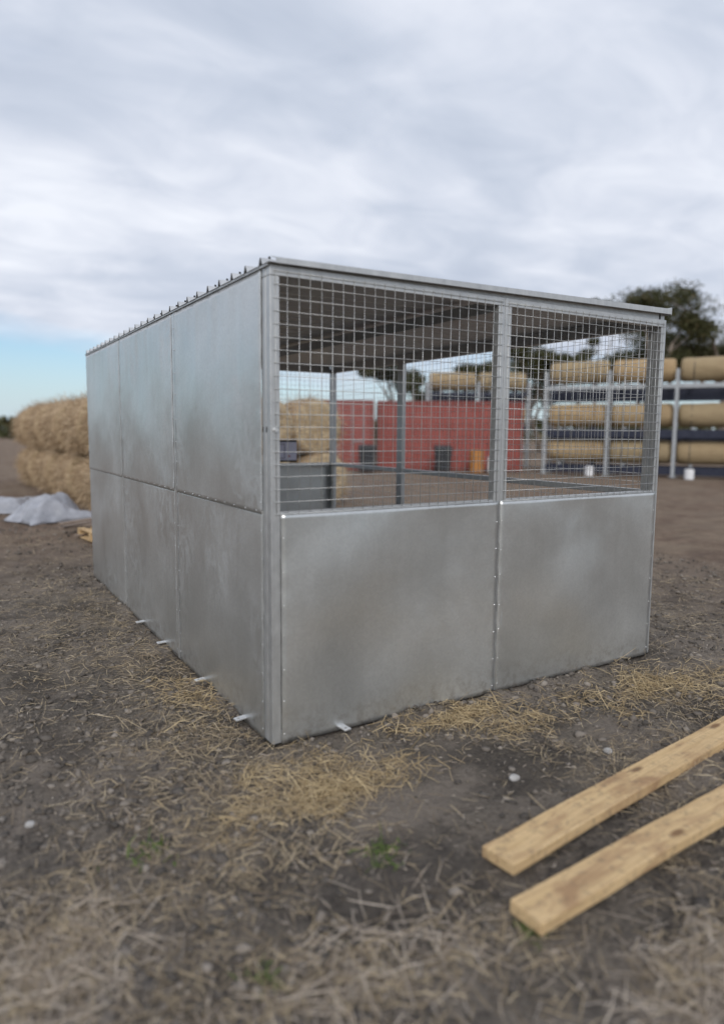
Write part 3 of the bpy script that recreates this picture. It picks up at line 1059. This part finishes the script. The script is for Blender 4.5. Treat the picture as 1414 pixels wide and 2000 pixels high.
# ------------------------------------------------------------------ hay bales behind the shelter
def bale_mesh(seed):
    r_ = np.random.default_rng(seed)
    ns, nl = 40, 14
    rad, ln = 0.62, 1.2
    vs, fs = [], []
    for j in range(nl + 1):
        t = j / nl
        y = (t - 0.5) * ln
        edge = min(t, 1 - t) * ln
        rr0 = rad - 0.05 * math.exp(-edge / 0.05)
        for i in range(ns):
            a = 2 * math.pi * i / ns
            d = float(fbm(3 * math.cos(a) + seed * 5, 3 * math.sin(a) + y * 4, seed, 3)) - 0.5
            rr = rr0 + d * 0.07
            z = rr * math.sin(a)
            if z < -0.55:
                z = -0.55 + (z + 0.55) * 0.3
            if z < -0.57:
                z = -0.57
            vs.append((rr * math.cos(a), y + d * 0.03, z))
    for j in range(nl):
        for i in range(ns):
            i2 = (i + 1) % ns
            fs.append((j * ns + i, (j + 1) * ns + i, (j + 1) * ns + i2, j * ns + i2))
    mb = MB().add(vs, fs, 0)
    # rolled ends: rings stepping in a shallow spiral
    for end, y in ((0, -ln / 2), (nl, ln / 2)):
        prev = [end * ns + i for i in range(ns)]
        sgn = -1 if end == 0 else 1
        for k, q in enumerate((0.85, 0.68, 0.5, 0.32, 0.15)):
            o = len(mb.v)
            for i in range(ns):
                bx, by, bz = vs[end * ns + i]
                mb.v.append((bx * q, y + sgn * (0.015 + 0.02 * math.sin(k * 2.1 + i * 0.3) + r_.uniform(-.008, .008)), bz * q))
            cur = [o + i for i in range(ns)]
            for i in range(ns):
                i2 = (i + 1) % ns
                f = (prev[i], prev[i2], cur[i2], cur[i])
                mb.f.append(f if end == 0 else f[::-1])
                mb.mi.append(1)
            prev = cur
        mb.f.append(tuple(prev) if end == 0 else tuple(prev[::-1]))
        mb.mi.append(1)
    me = bpy.data.meshes.new('hay_roll')
    me.from_pydata(mb.v, [], mb.f)
    me.materials.append(M['hay'])
    me.materials.append(M['hayend'])
    me.polygons.foreach_set('material_index', mb.mi)
    me.polygons.foreach_set('use_smooth', [True] * len(me.polygons))
    me.update()
    # loose stalks standing off the surface
    n = 3600
    a = r_.uniform(0, 2 * np.pi, n)
    y = r_.uniform(-0.58, 0.58, n)
    onend = r_.uniform(0, 1, n) < 0.35
    q = np.where(onend, np.sqrt(r_.uniform(0, 1, n)) * 0.6, 0.625)
    base = np.stack([np.cos(a) * q, np.where(onend, np.where(y > 0, 0.615, -0.615), y), np.maximum(np.sin(a) * q, -0.54)], -1)
    nr = np.where(onend[:, None], np.stack([a * 0, np.sign(y), a * 0], -1), np.stack([np.cos(a), a * 0, np.sin(a)], -1))
    tg = r_.normal(0, 1, (n, 3)) + np.array([0, 0, -0.8])
    d = nr * r_.uniform(0.1, 0.6, n)[:, None] + tg * 0.6
    d /= np.linalg.norm(d, axis=1)[:, None]
    l_ = r_.uniform(0.08, 0.28, n)[:, None]
    sdv = np.cross(d, r_.normal(0, 1, (n, 3)))
    sdv /= np.linalg.norm(sdv, axis=1)[:, None]
    sdv *= 0.004
    V = np.stack([base - nr * 0.02 - sdv, base - nr * 0.02 + sdv, base + d * l_ + sdv * .5, base + d * l_ - sdv * .5], 1).reshape(-1, 3)
    V[:, 2] = np.maximum(V[:, 2], -0.56)
    F = np.arange(4 * n)
    me2 = bpy.data.meshes.new('loose_stalks')
    me2.from_pydata(V.tolist(), [], F.reshape(-1, 4).tolist())
    me2.materials.append(M['straw_hay'])
    return me, me2


bm_list = [bale_mesh(s) for s in (1, 2, 3)]


def bale(x, y, z, k, label, tilt=0):
    root = empty('hay_bale', (x, y, z))
    me, me2 = bm_list[k % 3]
    a = link('hay_roll', me, root)
    b = link('loose_stalks', me2, root)
    tag(b, kind='stuff')
    root.rotation_euler = (0, R(0), R(tilt))
    tag(root, label, 'hay bale', 'round hay bales in the stack behind the shelter')


ZB = 0.55
ords = ['nearest', 'second', 'third', 'fourth', 'fifth', 'sixth', 'seventh', 'eighth']
for k in range(8):
    y = 10.95 + k * 1.27
    jx = [0, 0.10, -0.05, 0.08, -0.04, 0.05, -0.06, 0.03][k]
    if k == 0:
        lb = 'round hay bale on the ground, nearest the shelter\'s back left corner'
        lt = 'round tan hay bale on top of the stack, nearest the shelter\'s left wall'
    else:
        lb = '%s round bale back along the bottom row left of the shelter' % ords[k]
        lt = '%s round bale back along the top row left of the shelter' % ords[k]
    bale(1.60 + jx - 0.05 * k, y, ZB, k, lb, [2, -3, 4, -2, 3, 0, 2, -2][k])
    bale(1.66 - jx - 0.06 * k, y + 0.05, ZB + 1.12, k + 1, lt, [-3, 4, -2, 5, 0, 3, -2, 1][k])
bale(5.80, 10.85, ZB, 0, 'lower round hay bale seen through the mesh, right end of the stack', 3)
bale(5.68, 10.90, ZB + 1.14, 2, 'upper round hay bale seen through the mesh, right end of the stack', -2)
bale(4.48, 10.85, ZB + 1.14, 1, 'upper round hay bale seen just right of the near corner post', 2)
bale(4.52, 10.85, ZB, 2, 'lower round hay bale behind the back sheet, left of the stack\'s right end', 2)

# ------------------------------------------------------------------ crumpled sheet, planks and pallet left of the stack
def crumple(name, label, loc, lx, ly, h, seed, rz):
    n = 46
    u = np.linspace(-0.5, 0.5, n)
    U, V = np.meshgrid(u, u)
    hgt = (1 - np.abs(fbm(U * 2.6 + seed + V, V * 2.6 - U, seed, 2) - 0.5) * 3.2) * 0.55 + 0.12 * np.abs(fbm(U * 7 + seed, V * 7, seed, 2) - 0.5)
    hgt = (0.1 + np.maximum(hgt, 0)) * np.clip(1 - (U * 2) ** 4, 0, 1) * np.clip(1 - (V * 2) ** 4, 0, 1) * h * (0.6 + 0.9 * fbm(U * 2.2, V * 2.2, seed + 5, 2))
    px_ = U * lx * (1 + 0.25 * (fbm(V * 4, U * 2, seed + 9, 2) - .5))
    py_ = V * ly * (1 + 0.25 * (fbm(U * 4, V * 2, seed + 3, 2) - .5))
    id_ = np.arange(n * n).reshape(n, n)
    F = np.stack([id_[:-1, :-1], id_[:-1, 1:], id_[1:, 1:], id_[1:, :-1]], -1).reshape(-1)
    o = np_mesh(name, np.stack([px_, py_, hgt + 0.01], -1).reshape(-1, 3), F, 4, M['tarp'])
    md = o.modifiers.new('thick', 'SOLIDIFY')
    md.thickness = 0.004
    o.location = loc
    o.rotation_euler.z = rz
    tag(o, label, 'plastic sheet')


crumple('plastic_sheet', 'crumpled grey plastic sheet heaped before the hay bales', (0.26, 10.25, 0), 1.25, 1.0, 0.62, 4, 0.4)
crumple('plastic_sheet', 'low grey plastic sheet lying farther left beyond the crumpled heap', (-0.35, 12.2, 0), 1.3, 1.4, 0.38, 11, 1.1)

pl = [((0.85, 8.65), 205, 0.14, 1.2), ((0.90, 8.35), 192, 0.22, 1.3), ((0.90, 8.15), 215, 0.08, 1.2), ((0.95, 8.95), 180, 0.05, 1.2)]
names_ = ['grey weathered plank leaning out lowest from behind the shelter', 'grey weathered plank on top of the loose plank pile',
          'grey weathered plank nearest the pallet behind the shelter', 'grey weathered plank at the back of the loose pile by the hay']
for ((x, y), an, z, ln), lb in zip(pl, names_):
    o = MB().box((0, -0.06, 0), (ln * 0.62, 0.06, 0.025)).build('old_plank', M['oldwood'], None, bevel=0.003)
    o.location = (x, y, z)
    o.rotation_euler = (0, R(4), R(an))
    tag(o, lb, 'plank', 'old planks piled behind the shelter')
pal = empty('pallet', (0.47, 6.75, 0.0), R(8))
tag(pal, 'pale wooden pallet poking out behind the shelter\'s back left corner', 'pallet')
for k in range(3):
    MB().box((0, 0.5 * k, 0.03), (1.1, 0.5 * k + 0.09, 0.125)).build('bearer', M['board'], pal, bevel=0.003)
for k in range(6):
    MB().box((0.0 + 0.2 * k, 0, 0.127), (0.1 + 0.2 * k, 1.09, 0.147)).build('slat', M['board'], pal, bevel=0.002)
for k in range(3):
    MB().box((0.0 + 0.5 * k, 0, 0.008), (0.1 + 0.5 * k, 1.09, 0.028)).build('bottom_slat', M['board'], pal, bevel=0.002)

# ------------------------------------------------------------------ red shipping containers
def container(name, label, lat, d, rz, length, wdt=2.44, hgt=2.9):
    x, y = site(lat, d)
    root = empty(name, (x, y, 0.0), rz)
    tag(root, label, 'container')
    # local: x along the length, y away from the viewer
    fr = MB()
    for xx in (0, length - 0.16):
        for yy_ in (0, wdt - 0.16):
            fr.box((xx, yy_, 0.02), (xx + 0.16, yy_ + 0.16, hgt))
    for yy_ in (0.02, wdt - 0.14):
        fr.box((0.16, yy_, 0.02), (length - 0.16, yy_ + 0.12, 0.17))
        fr.box((0.16, yy_, hgt - 0.12), (length - 0.16, yy_ + 0.12, hgt))
    for xx in (0.02, length - 0.14):
        fr.box((xx, 0.16, 0.02), (xx + 0.12, wdt - 0.16, 0.17))
        fr.box((xx, 0.16, hgt - 0.12), (xx + 0.12, wdt - 0.16, hgt))
    fr.build('frame', M['reddark'], root)

    def corr(p0, ax, ln_, nrm):
        p0, ax, nrm = Vector(p0), Vector(ax), Vector(nrm)
        n = max(4, int(ln_ / 0.278))
        st = ln_ / n
        prof = []
        for k in range(n):
            prof += [(k * st, 0), (k * st + st * .25, 0), (k * st + st * .5, -0.036), (k * st + st * .75, -0.036)]
        prof.append((ln_, 0))
        vs = []
        for z in (0.17, hgt - 0.12):
            for u, h in prof:
                vs.append(p0 + ax * u + nrm * h + Vector((0, 0, z)))
        n_ = len(prof)
        fs = [(i, i + 1, n_ + i + 1, n_ + i) for i in range(n_ - 1)]
        MB().add(vs, fs).build('corrugated_side', M['red'], root)
    corr((0.16, 0.03, 0), (1, 0, 0), length - 0.32, (0, -1, 0))
    corr((0.16, wdt - 0.03, 0), (1, 0, 0), length - 0.32, (0, 1, 0))
    corr((length - 0.03, 0.16, 0), (0, 1, 0), wdt - 0.32, (1, 0, 0))
    MB().box((0.05, 0.05, hgt - 0.05), (length - 0.05, wdt - 0.05, hgt - 0.01)).build('roof', M['reddark'], root)
    # doors at the x=0 end with lock bars
    for s in (0, 1):
        dw = (wdt - 0.34) / 2
        d0 = 0.165 + s * (dw + 0.01)
        dr = MB().box((0.02, d0, 0.175), (0.07, d0 + dw, hgt - 0.125)).build('door', M['red'], root)
        for q in (0.25, 0.7):
            MB().tube([(0.0, d0 + dw * q, 0.2), (0.0, d0 + dw * q, hgt - 0.15)], 0.018, 8).build('lock_bar', M['rack'], dr)
        MB().box((-0.02, d0 + dw * 0.25, 1.2), (0.0, d0 + dw * 0.7, 1.25)).build('handle', M['rack'], dr)
    return root


container('shipping_container', 'long red shipping container side on, seen through the shelter mesh', 0.75, 29.0, -YAW, 6.06)
container('shipping_container', 'red shipping container end on, beside the round hay bales', 0.60, 28.6, -YAW + math.pi / 2, 6.06)

# bins and drums standing before the containers
def bin_(lat, d, label):
    x, y = site(lat, d)
    root = empty('wheelie_bin', (x, y, 0), -YAW)
    tag(root, label, 'bin', 'dark bins before the red containers')
    vs = [(-.27, -.3, .08), (.27, -.3, .08), (.27, .25, .08), (-.27, .25, .08), (-.34, -.38, .98), (.34, -.38, .98), (.34, .34, .98), (-.34, .34, .98)]
    MB().add(vs, [(0, 3, 2, 1), (4, 5, 6, 7), (0, 1, 5, 4), (1, 2, 6, 5), (2, 3, 7, 6), (3, 0, 4, 7)]).build('body', M['dark'], root, bevel=0.02)
    vs = [(-.36, -.41, .982), (.36, -.41, .982), (.36, .37, .982), (-.36, .37, .982), (-.32, -.36, 1.06), (.32, -.36, 1.06), (.32, .33, 1.10), (-.32, .33, 1.10)]
    MB().add(vs, [(0, 3, 2, 1), (4, 5, 6, 7), (0, 1, 5, 4), (1, 2, 6, 5), (2, 3, 7, 6), (3, 0, 4, 7)]).build('lid', M['dark'], root, bevel=0.02)
    for s in (-.30, .27):
        MB().tube([(s, .30, .12), (s + .05, .30, .12)], 0.115, 14).build('wheel', M['black'], root)


bin_(0.30, 27.6, 'dark wheeled bin before the end-on red container')
bin_(3.35, 27.8, 'dark wheeled bin before the middle of the long red container')


def drum(lat, d, r, h, mat, label, name='drum', cat='drum'):
    x, y = site(lat, d)
    root = empty(name, (x, y, 0))
    tag(root, label, cat)
    mb = MB()
    mb.tube([(0, 0, 0.005), (0, 0, 0.03), (0, 0, h * .33), (0, 0, h * .35), (0, 0, h * .37), (0, 0, h * .64), (0, 0, h * .66), (0, 0, h * .68), (0, 0, h)],
            [r * .96, r, r, r * 1.05, r, r, r * 1.05, r, r * 0.98], 20)
    mb.build('body', mat, root, smooth=False)
    MB().tube([(0, 0, h + .001), (0, 0, h + 0.03)], [r * 1.03, r * 0.95], 20).build('lid', mat, root)
    hb = [(r * 1.02 * math.cos(t), 0, h * 0.92 - 0.5 * r * math.sin(t)) for t in np.linspace(0, math.pi, 9)]
    return root


drum(4.75, 28.0, 0.29, 0.88, M['orange'], 'orange plastic drum before the right half of the long red container')
drum(5.45, 28.1, 0.25, 0.6, M['white'], 'white plastic drum before the right end of the long red container')

# ------------------------------------------------------------------ racks of thick tan rolls
def bundle_mesh(seed, ln=2.16):
    """a thick roll: bulging lumpy cylinder with wound ends"""
    mb = MB()
    ns, nl, rad = 32, 18, 0.45
    for j in range(nl + 1):
        t = j / nl
        x = (t - 0.5) * ln
        rr0 = rad * (1 - 0.10 * math.exp(-min(t, 1 - t) * ln / 0.06)) - 0.012 * (math.exp(-((abs(x) - 0.65) / 0.05) ** 2))
        for i in range(ns):
            a = 2 * math.pi * i / ns
            d = float(fbm(2 * math.cos(a) + seed * 3, 2 * math.sin(a) + x * 1.6, seed + 60, 3)) - 0.5
            rr = rr0 + d * 0.05
            mb.v.append((x, rr * math.cos(a), max(rr * math.sin(a), -0.43)))
    for j in range(nl):
        for i in range(ns):
            i2 = (i + 1) % ns
            mb.f.append((j * ns + i, (j + 1) * ns + i, (j + 1) * ns + i2, j * ns + i2)[::-1])
            mb.mi.append(0)
    for end, sg_ in ((0, -1), (nl, 1)):
        prev = [end * ns + i for i in range(ns)]
        for k, q in enumerate((0.82, 0.62, 0.42, 0.2)):
            o = len(mb.v)
            for i in range(ns):
                bx, by, bz = mb.v[end * ns + i]
                mb.v.append((bx + sg_ * (0.02 if k % 2 else 0.0), by * q, bz * q))
            cur = [o + i for i in range(ns)]
            for i in range(ns):
                i2 = (i + 1) % ns
                f = (prev[i], prev[i2], cur[i2], cur[i])
                mb.f.append(f if end else f[::-1])
                mb.mi.append(1)
            prev = cur
        mb.f.append(tuple(prev) if end else tuple(prev[::-1]))
        mb.mi.append(1)
    me = bpy.data.meshes.new('roll')
    me.from_pydata(mb.v, [], mb.f)
    me.materials.append(M['log'])
    me.materials.append(M['logend'])
    me.polygons.foreach_set('material_index', mb.mi)
    me.polygons.foreach_set('use_smooth', [True] * len(me.polygons))
    me.update()
    b = bmesh.new()
    b.from_mesh(me)
    bmesh.ops.recalc_face_normals(b, faces=b.faces)
    b.to_mesh(me)
    b.free()
    return me


BMESH = [bundle_mesh(s) for s in (1, 2, 3)]
hexr = 0.457
strap_pts = [(hexr * math.cos(t), hexr * math.sin(t)) for t in [k * math.pi / 6 for k in range(12)]]
st = MB()
for k in range(12):
    (a0, b0), (a1, b1) = strap_pts[k], strap_pts[(k + 1) % 12]
    st.add([(-.012, a0, b0), (.012, a0, b0), (.012, a1, b1), (-.012, a1, b1), (-.012, a0 * 1.01, b0 * 1.01), (.012, a0 * 1.01, b0 * 1.01), (.012, a1 * 1.01, b1 * 1.01), (-.012, a1 * 1.01, b1 * 1.01)],
           [(4, 5, 6, 7), (3, 2, 1, 0), (0, 1, 5, 4), (2, 3, 7, 6)])
strap_me = bpy.data.meshes.new('strap')
strap_me.from_pydata(st.v, [], st.f)
strap_me.materials.append(M['dark'])


def bundle(loc, rz, k, label):
    root = empty('tan_roll', loc, rz)
    tag(root, label, 'roll', 'thick tan rolls on the racks')
    link('roll_body', BMESH[k % 3], root)
    for s in (-0.65, 0.65):
        c = link('strap', strap_me, root)
        c.location = (s, 0, 0)


def rack(x0, y0, ang, nb, label, levels, fills, lab, bay=2.36, depth=1.1, htop=4.0):
    root = empty('storage_rack', (x0, y0, 0), ang)
    tag(root, label, 'rack', 'steel storage racks at the back of the yard')
    for k in range(nb + 1):
        for dd in (0, depth):
            MB().box((k * bay - 0.06, dd - 0.055, 0.0), (k * bay + 0.06, dd + 0.055, htop)).build('upright', M['rack'], root)
            MB().box((k * bay - 0.14, dd - 0.12, 0.0), (k * bay + 0.14, dd + 0.12, 0.02)).build('foot_plate', M['rack'], root)
        for z in (0.6, 1.6, 2.6, 3.5):
            MB().tube([(k * bay, 0.06, z), (k * bay, depth - 0.06, z + 0.5)], 0.025, 6).build('brace', M['rack'], root)
    for k in range(nb):
        for li, z in enumerate(levels):
            for dd in (0, depth):
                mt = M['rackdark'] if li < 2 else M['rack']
                MB().box((k * bay + 0.062, dd - 0.04, z - (0.30 if li < 2 and z < 1.8 else 0.16)), (k * bay + bay - 0.062, dd + 0.04, z)).build('beam', mt, root)  # lower beams deepened so their navy carries the shade under the rolls
            if z > 1:
                MB().box((k * bay + 0.066, depth * 0.5 - 0.015, z - (0.62 if z > 3 else 0.46)), (k * bay + bay - 0.066, depth * 0.5 + 0.015, z - 0.165)).build('gap_shade_panel', M['rackdark'], root)  # added dark sheet: paints the shaded gap below each upper level
            for q in (0.25, 0.75):
                MB().box((k * bay + bay * q - 0.05, -0.05, z + 0.001), (k * bay + bay * q + 0.05, depth + 0.05, z + 0.075)).build('bearer', M['rack'] if q < .5 else M['rackdark'], root)
    ca, sa = math.cos(ang), math.sin(ang)
    for (k, li, ms) in fills:
        lx, ly, lz = k * bay + bay / 2, depth / 2, levels[li] + 0.078 + 0.445
        bundle((x0 + lx * ca - ly * sa, y0 + lx * sa + ly * ca, lz), ang, ms, lab(k, li))


LV = ['bottom', 'middle', 'top']
ang1 = math.atan2(-0.839, 0.543)
ux, uy = 0.543, -0.839
BAYN = ['left bay seen through the mesh', 'second bay, behind the shelter\'s right post', 'bay just right of the shelter', 'last bay at the photo edge']
rack(19.3, 16.8, ang1, 4, 'long grey steel rack with shaded gaps painted navy at the right of the yard', [0.40, 1.78, 3.46],
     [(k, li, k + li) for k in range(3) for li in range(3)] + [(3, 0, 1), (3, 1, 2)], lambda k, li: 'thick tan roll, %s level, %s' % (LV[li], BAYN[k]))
bx_, by_ = site(3.25, 33.0)
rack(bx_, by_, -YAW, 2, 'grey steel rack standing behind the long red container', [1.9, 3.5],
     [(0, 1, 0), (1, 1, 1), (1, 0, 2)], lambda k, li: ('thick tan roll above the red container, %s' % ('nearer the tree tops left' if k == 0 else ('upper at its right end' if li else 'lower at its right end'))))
for (lat, d, lb) in ((11.75, 24.6, 'small white bucket on the ground under the rack right of the shelter'), (8.75, 26.3, 'small white bucket seen low through the right mesh bay')):
    drum(lat, d, 0.16, 0.34, M['white'], lb, 'bucket', 'bucket')

# ------------------------------------------------------------------ trees
def tree(name, label, x, y, h, spread, seed, leafmat, nclump=22, leafn=330, lean=0.0, crown_lo=0.45, clr=1.0):
    r_ = random.Random(seed)
    rr_ = np.random.default_rng(seed)
    root = empty(name, (x, y, 0))
    tag(root, label, 'tree', 'trees beyond the yard')
    mb = MB()
    tips = []

    def branch(p, d, ln, rad, depth):
        pts, rads = [p], [rad]
        q = p.copy()
        dd = d.normalized()
        ns = 4
        for k in range(ns):
            dd = (dd + Vector((r_.uniform(-.22, .22), r_.uniform(-.22, .22), r_.uniform(-.05, .16)))).normalized()
            q = q + dd * ln / ns
            pts.append(q.copy())
            rads.append(rad * (1 - 0.45 * (k + 1) / ns))
        mb.tube(pts, rads, 6)
        if depth == 0:
            tips.append(q)
            tips.append(pts[-2] + Vector((r_.uniform(-.3, .3), r_.uniform(-.3, .3), r_.uniform(0, .4))))
            return
        for k in range(3 if depth > 1 else r_.choice((2, 3))):
            az = r_.uniform(0, 6.28)
            sp_ = r_.uniform(0.35, 0.95)
            nd = dd + Vector((math.cos(az) * sp_, math.sin(az) * sp_, r_.uniform(-0.05, 0.5)))
            branch(pts[-1 if k else -2], nd, ln * r_.uniform(0.55, 0.8), rads[-1] * 0.75, depth - 1)
    branch(Vector((0, 0, -0.1)), Vector((lean, 0, 1)), h * crown_lo, h * 0.024, 2)
    # fit the crown to the wanted height and spread
    tv = np.array([t[:] for t in tips])
    zmax = tv[:, 2].max()
    rmax = max(np.abs(tv[:, 0] - tv[:, 0].mean()).max(), np.abs(tv[:, 1] - tv[:, 1].mean()).max())
    sz = (h - 0.5) / zmax
    sr = spread / max(rmax, 0.1)
    mb.v = [(a * (1 + (sr - 1) * min(1, max(0, c / (zmax * .5)))), b * (1 + (sr - 1) * min(1, max(0, c / (zmax * .5)))), c * sz) for a, b, c in mb.v]
    tv = np.stack([tv[:, 0] * sr, tv[:, 1] * sr, tv[:, 2] * sz], -1)
    mb.build('trunk', M['bark'], root, smooth=True)
    if len(tv) > nclump:
        tv = tv[rr_.permutation(len(tv))[:nclump]]
    VV = []
    for c in tv:
        n = int(leafn * 1.7 * rr_.uniform(0.6, 1.3))
        cr = clr * rr_.uniform(0.6, 1.1) * max(0.65, spread * 0.33)
        dirs = rr_.normal(0, 1, (n, 3))
        dirs /= np.linalg.norm(dirs, axis=1)[:, None]
        p = c + dirs * (cr * rr_.uniform(0, 1, n) ** 0.45)[:, None] * np.array([1.15, 1.15, 0.62])
        a = rr_.normal(0, 1, (n, 3)) + np.array([0, 0, -0.7])
        a /= np.linalg.norm(a, axis=1)[:, None]
        b = np.cross(a, rr_.normal(0, 1, (n, 3)))
        b /= np.linalg.norm(b, axis=1)[:, None]
        l_ = rr_.uniform(0.12, 0.27, n)[:, None]
        VV.append(np.stack([p, p + a * l_ * .5 + b * l_ * .22, p + a * l_, p + a * l_ * .5 - b * l_ * .22], 1).reshape(-1, 3))
    V = np.concatenate(VV)
    V[:, 2] = np.maximum(V[:, 2], 0.1)
    np_mesh('crown', V, np.arange(len(V)), 4, leafmat, root)
    return root


TR = [('gum_tree', 'tall dark gum tree above the shelter\'s right end', 18.9, 45, 10.3, 3.5, 11, 'leaf', 44, 420, 0.0),
      ('gum_tree', 'wide open-crowned gum tree at the photo\'s right edge', 24.3, 46, 11.3, 4.6, 24, 'leaf', 54, 360, -0.1),
      ('gum_tree', 'grey green gum tree filling the gap between the two tall gums', 22.2, 52, 9.2, 3.2, 131, 'leaf2', 34, 330, 0.0),
      ('gum_tree', 'gum tree behind the mesh rack, left of the shelter\'s right post', 14.9, 53, 9.0, 2.8, 5, 'leaf2', 26, 330, 0.0),
      ('gum_tree', 'lower gum tree just right of the shelter\'s middle post', 12.0, 52, 8.4, 2.2, 31, 'leaf', 22, 330, 0.1),
      ('gum_tree', 'thin gum tree between the middle post and the right post', 18.0, 56, 8.6, 2.2, 47, 'leaf2', 22, 300, 0.0),
      ('round_tree', 'rounded dark tree behind the end-on red container', 2.6, 47, 6.4, 2.2, 61, 'leaf', 34, 460, 0.0),
      ('gum_tree', 'small tree behind the long red container\'s left half', 6.3, 54, 6.0, 2.0, 71, 'leaf2', 22, 300, 0.0),
      ('gum_tree', 'tree rising over the rack behind the long red container', 9.0, 50, 6.7, 2.3, 83, 'leaf', 24, 330, 0.0),
      ('bushy_tree', 'dense bushy tree low behind the middle of the long rack', 20.4, 50, 7.9, 3.2, 211, 'leaf2', 40, 360, 0.0),
      ('bushy_tree', 'dense dark bushy tree behind the rack at the photo edge', 25.6, 49, 8.4, 3.4, 223, 'leaf', 40, 380, 0.0),
      ('bushy_tree', 'bushy tree behind the left end of the long rack', 15.6, 60, 8.2, 3.2, 239, 'leaf2', 34, 330, 0.0),
      ('gum_tree', 'distant tall tree whose tip shows just above the shelter roof', 22.6, 66, 14.4, 1.6, 97, 'leaf', 18, 300, 0.0),
      ('gum_tree', 'grey green tree behind the racks at the photo\'s right edge', 28.6, 55, 8.8, 3.0, 101, 'leaf2', 30, 330, 0.0)]
for nm, lb, lat, d, h, spd, sd_, lm, nc, ln_, lean in TR:
    x, y = site(lat, d)
    tree(nm, lb, x, y, h, spd, sd_, M[lm], nc, ln_, lean, 0.5 if nm == 'gum_tree' else (0.35 if nm == 'round_tree' else 0.24))

# far-off line of scrub all along the horizon
rs = np.random.default_rng(404)
n = 26000
az = rs.uniform(0, 2 * np.pi, n)
ds = rs.uniform(120, 170, n)
hh = 1.2 + 4.6 * fbm(az * 14 + 3, az * 0 + 0.5, 8, 3)
z = rs.uniform(0, 1, n) ** 0.8 * hh
c = np.stack([np.sin(az) * ds, np.cos(az) * ds, z], -1)
a = rs.normal(0, 1, (n, 3))
a /= np.linalg.norm(a, axis=1)[:, None]
b = np.cross(a, rs.normal(0, 1, (n, 3)))
b /= np.linalg.norm(b, axis=1)[:, None]
l_ = rs.uniform(0.5, 1.3, n)[:, None]
V = np.stack([c - a * l_, c + b * l_ * .5, c + a * l_, c - b * l_ * .5], 1).reshape(-1, 3)
V[:, 2] = np.maximum(V[:, 2], -0.02)
o = np_mesh('distant_scrub', V, np.arange(4 * n), 4, M['leaf'])
tag(o, 'dark line of distant scrub along the horizon', 'scrub', kind='stuff')
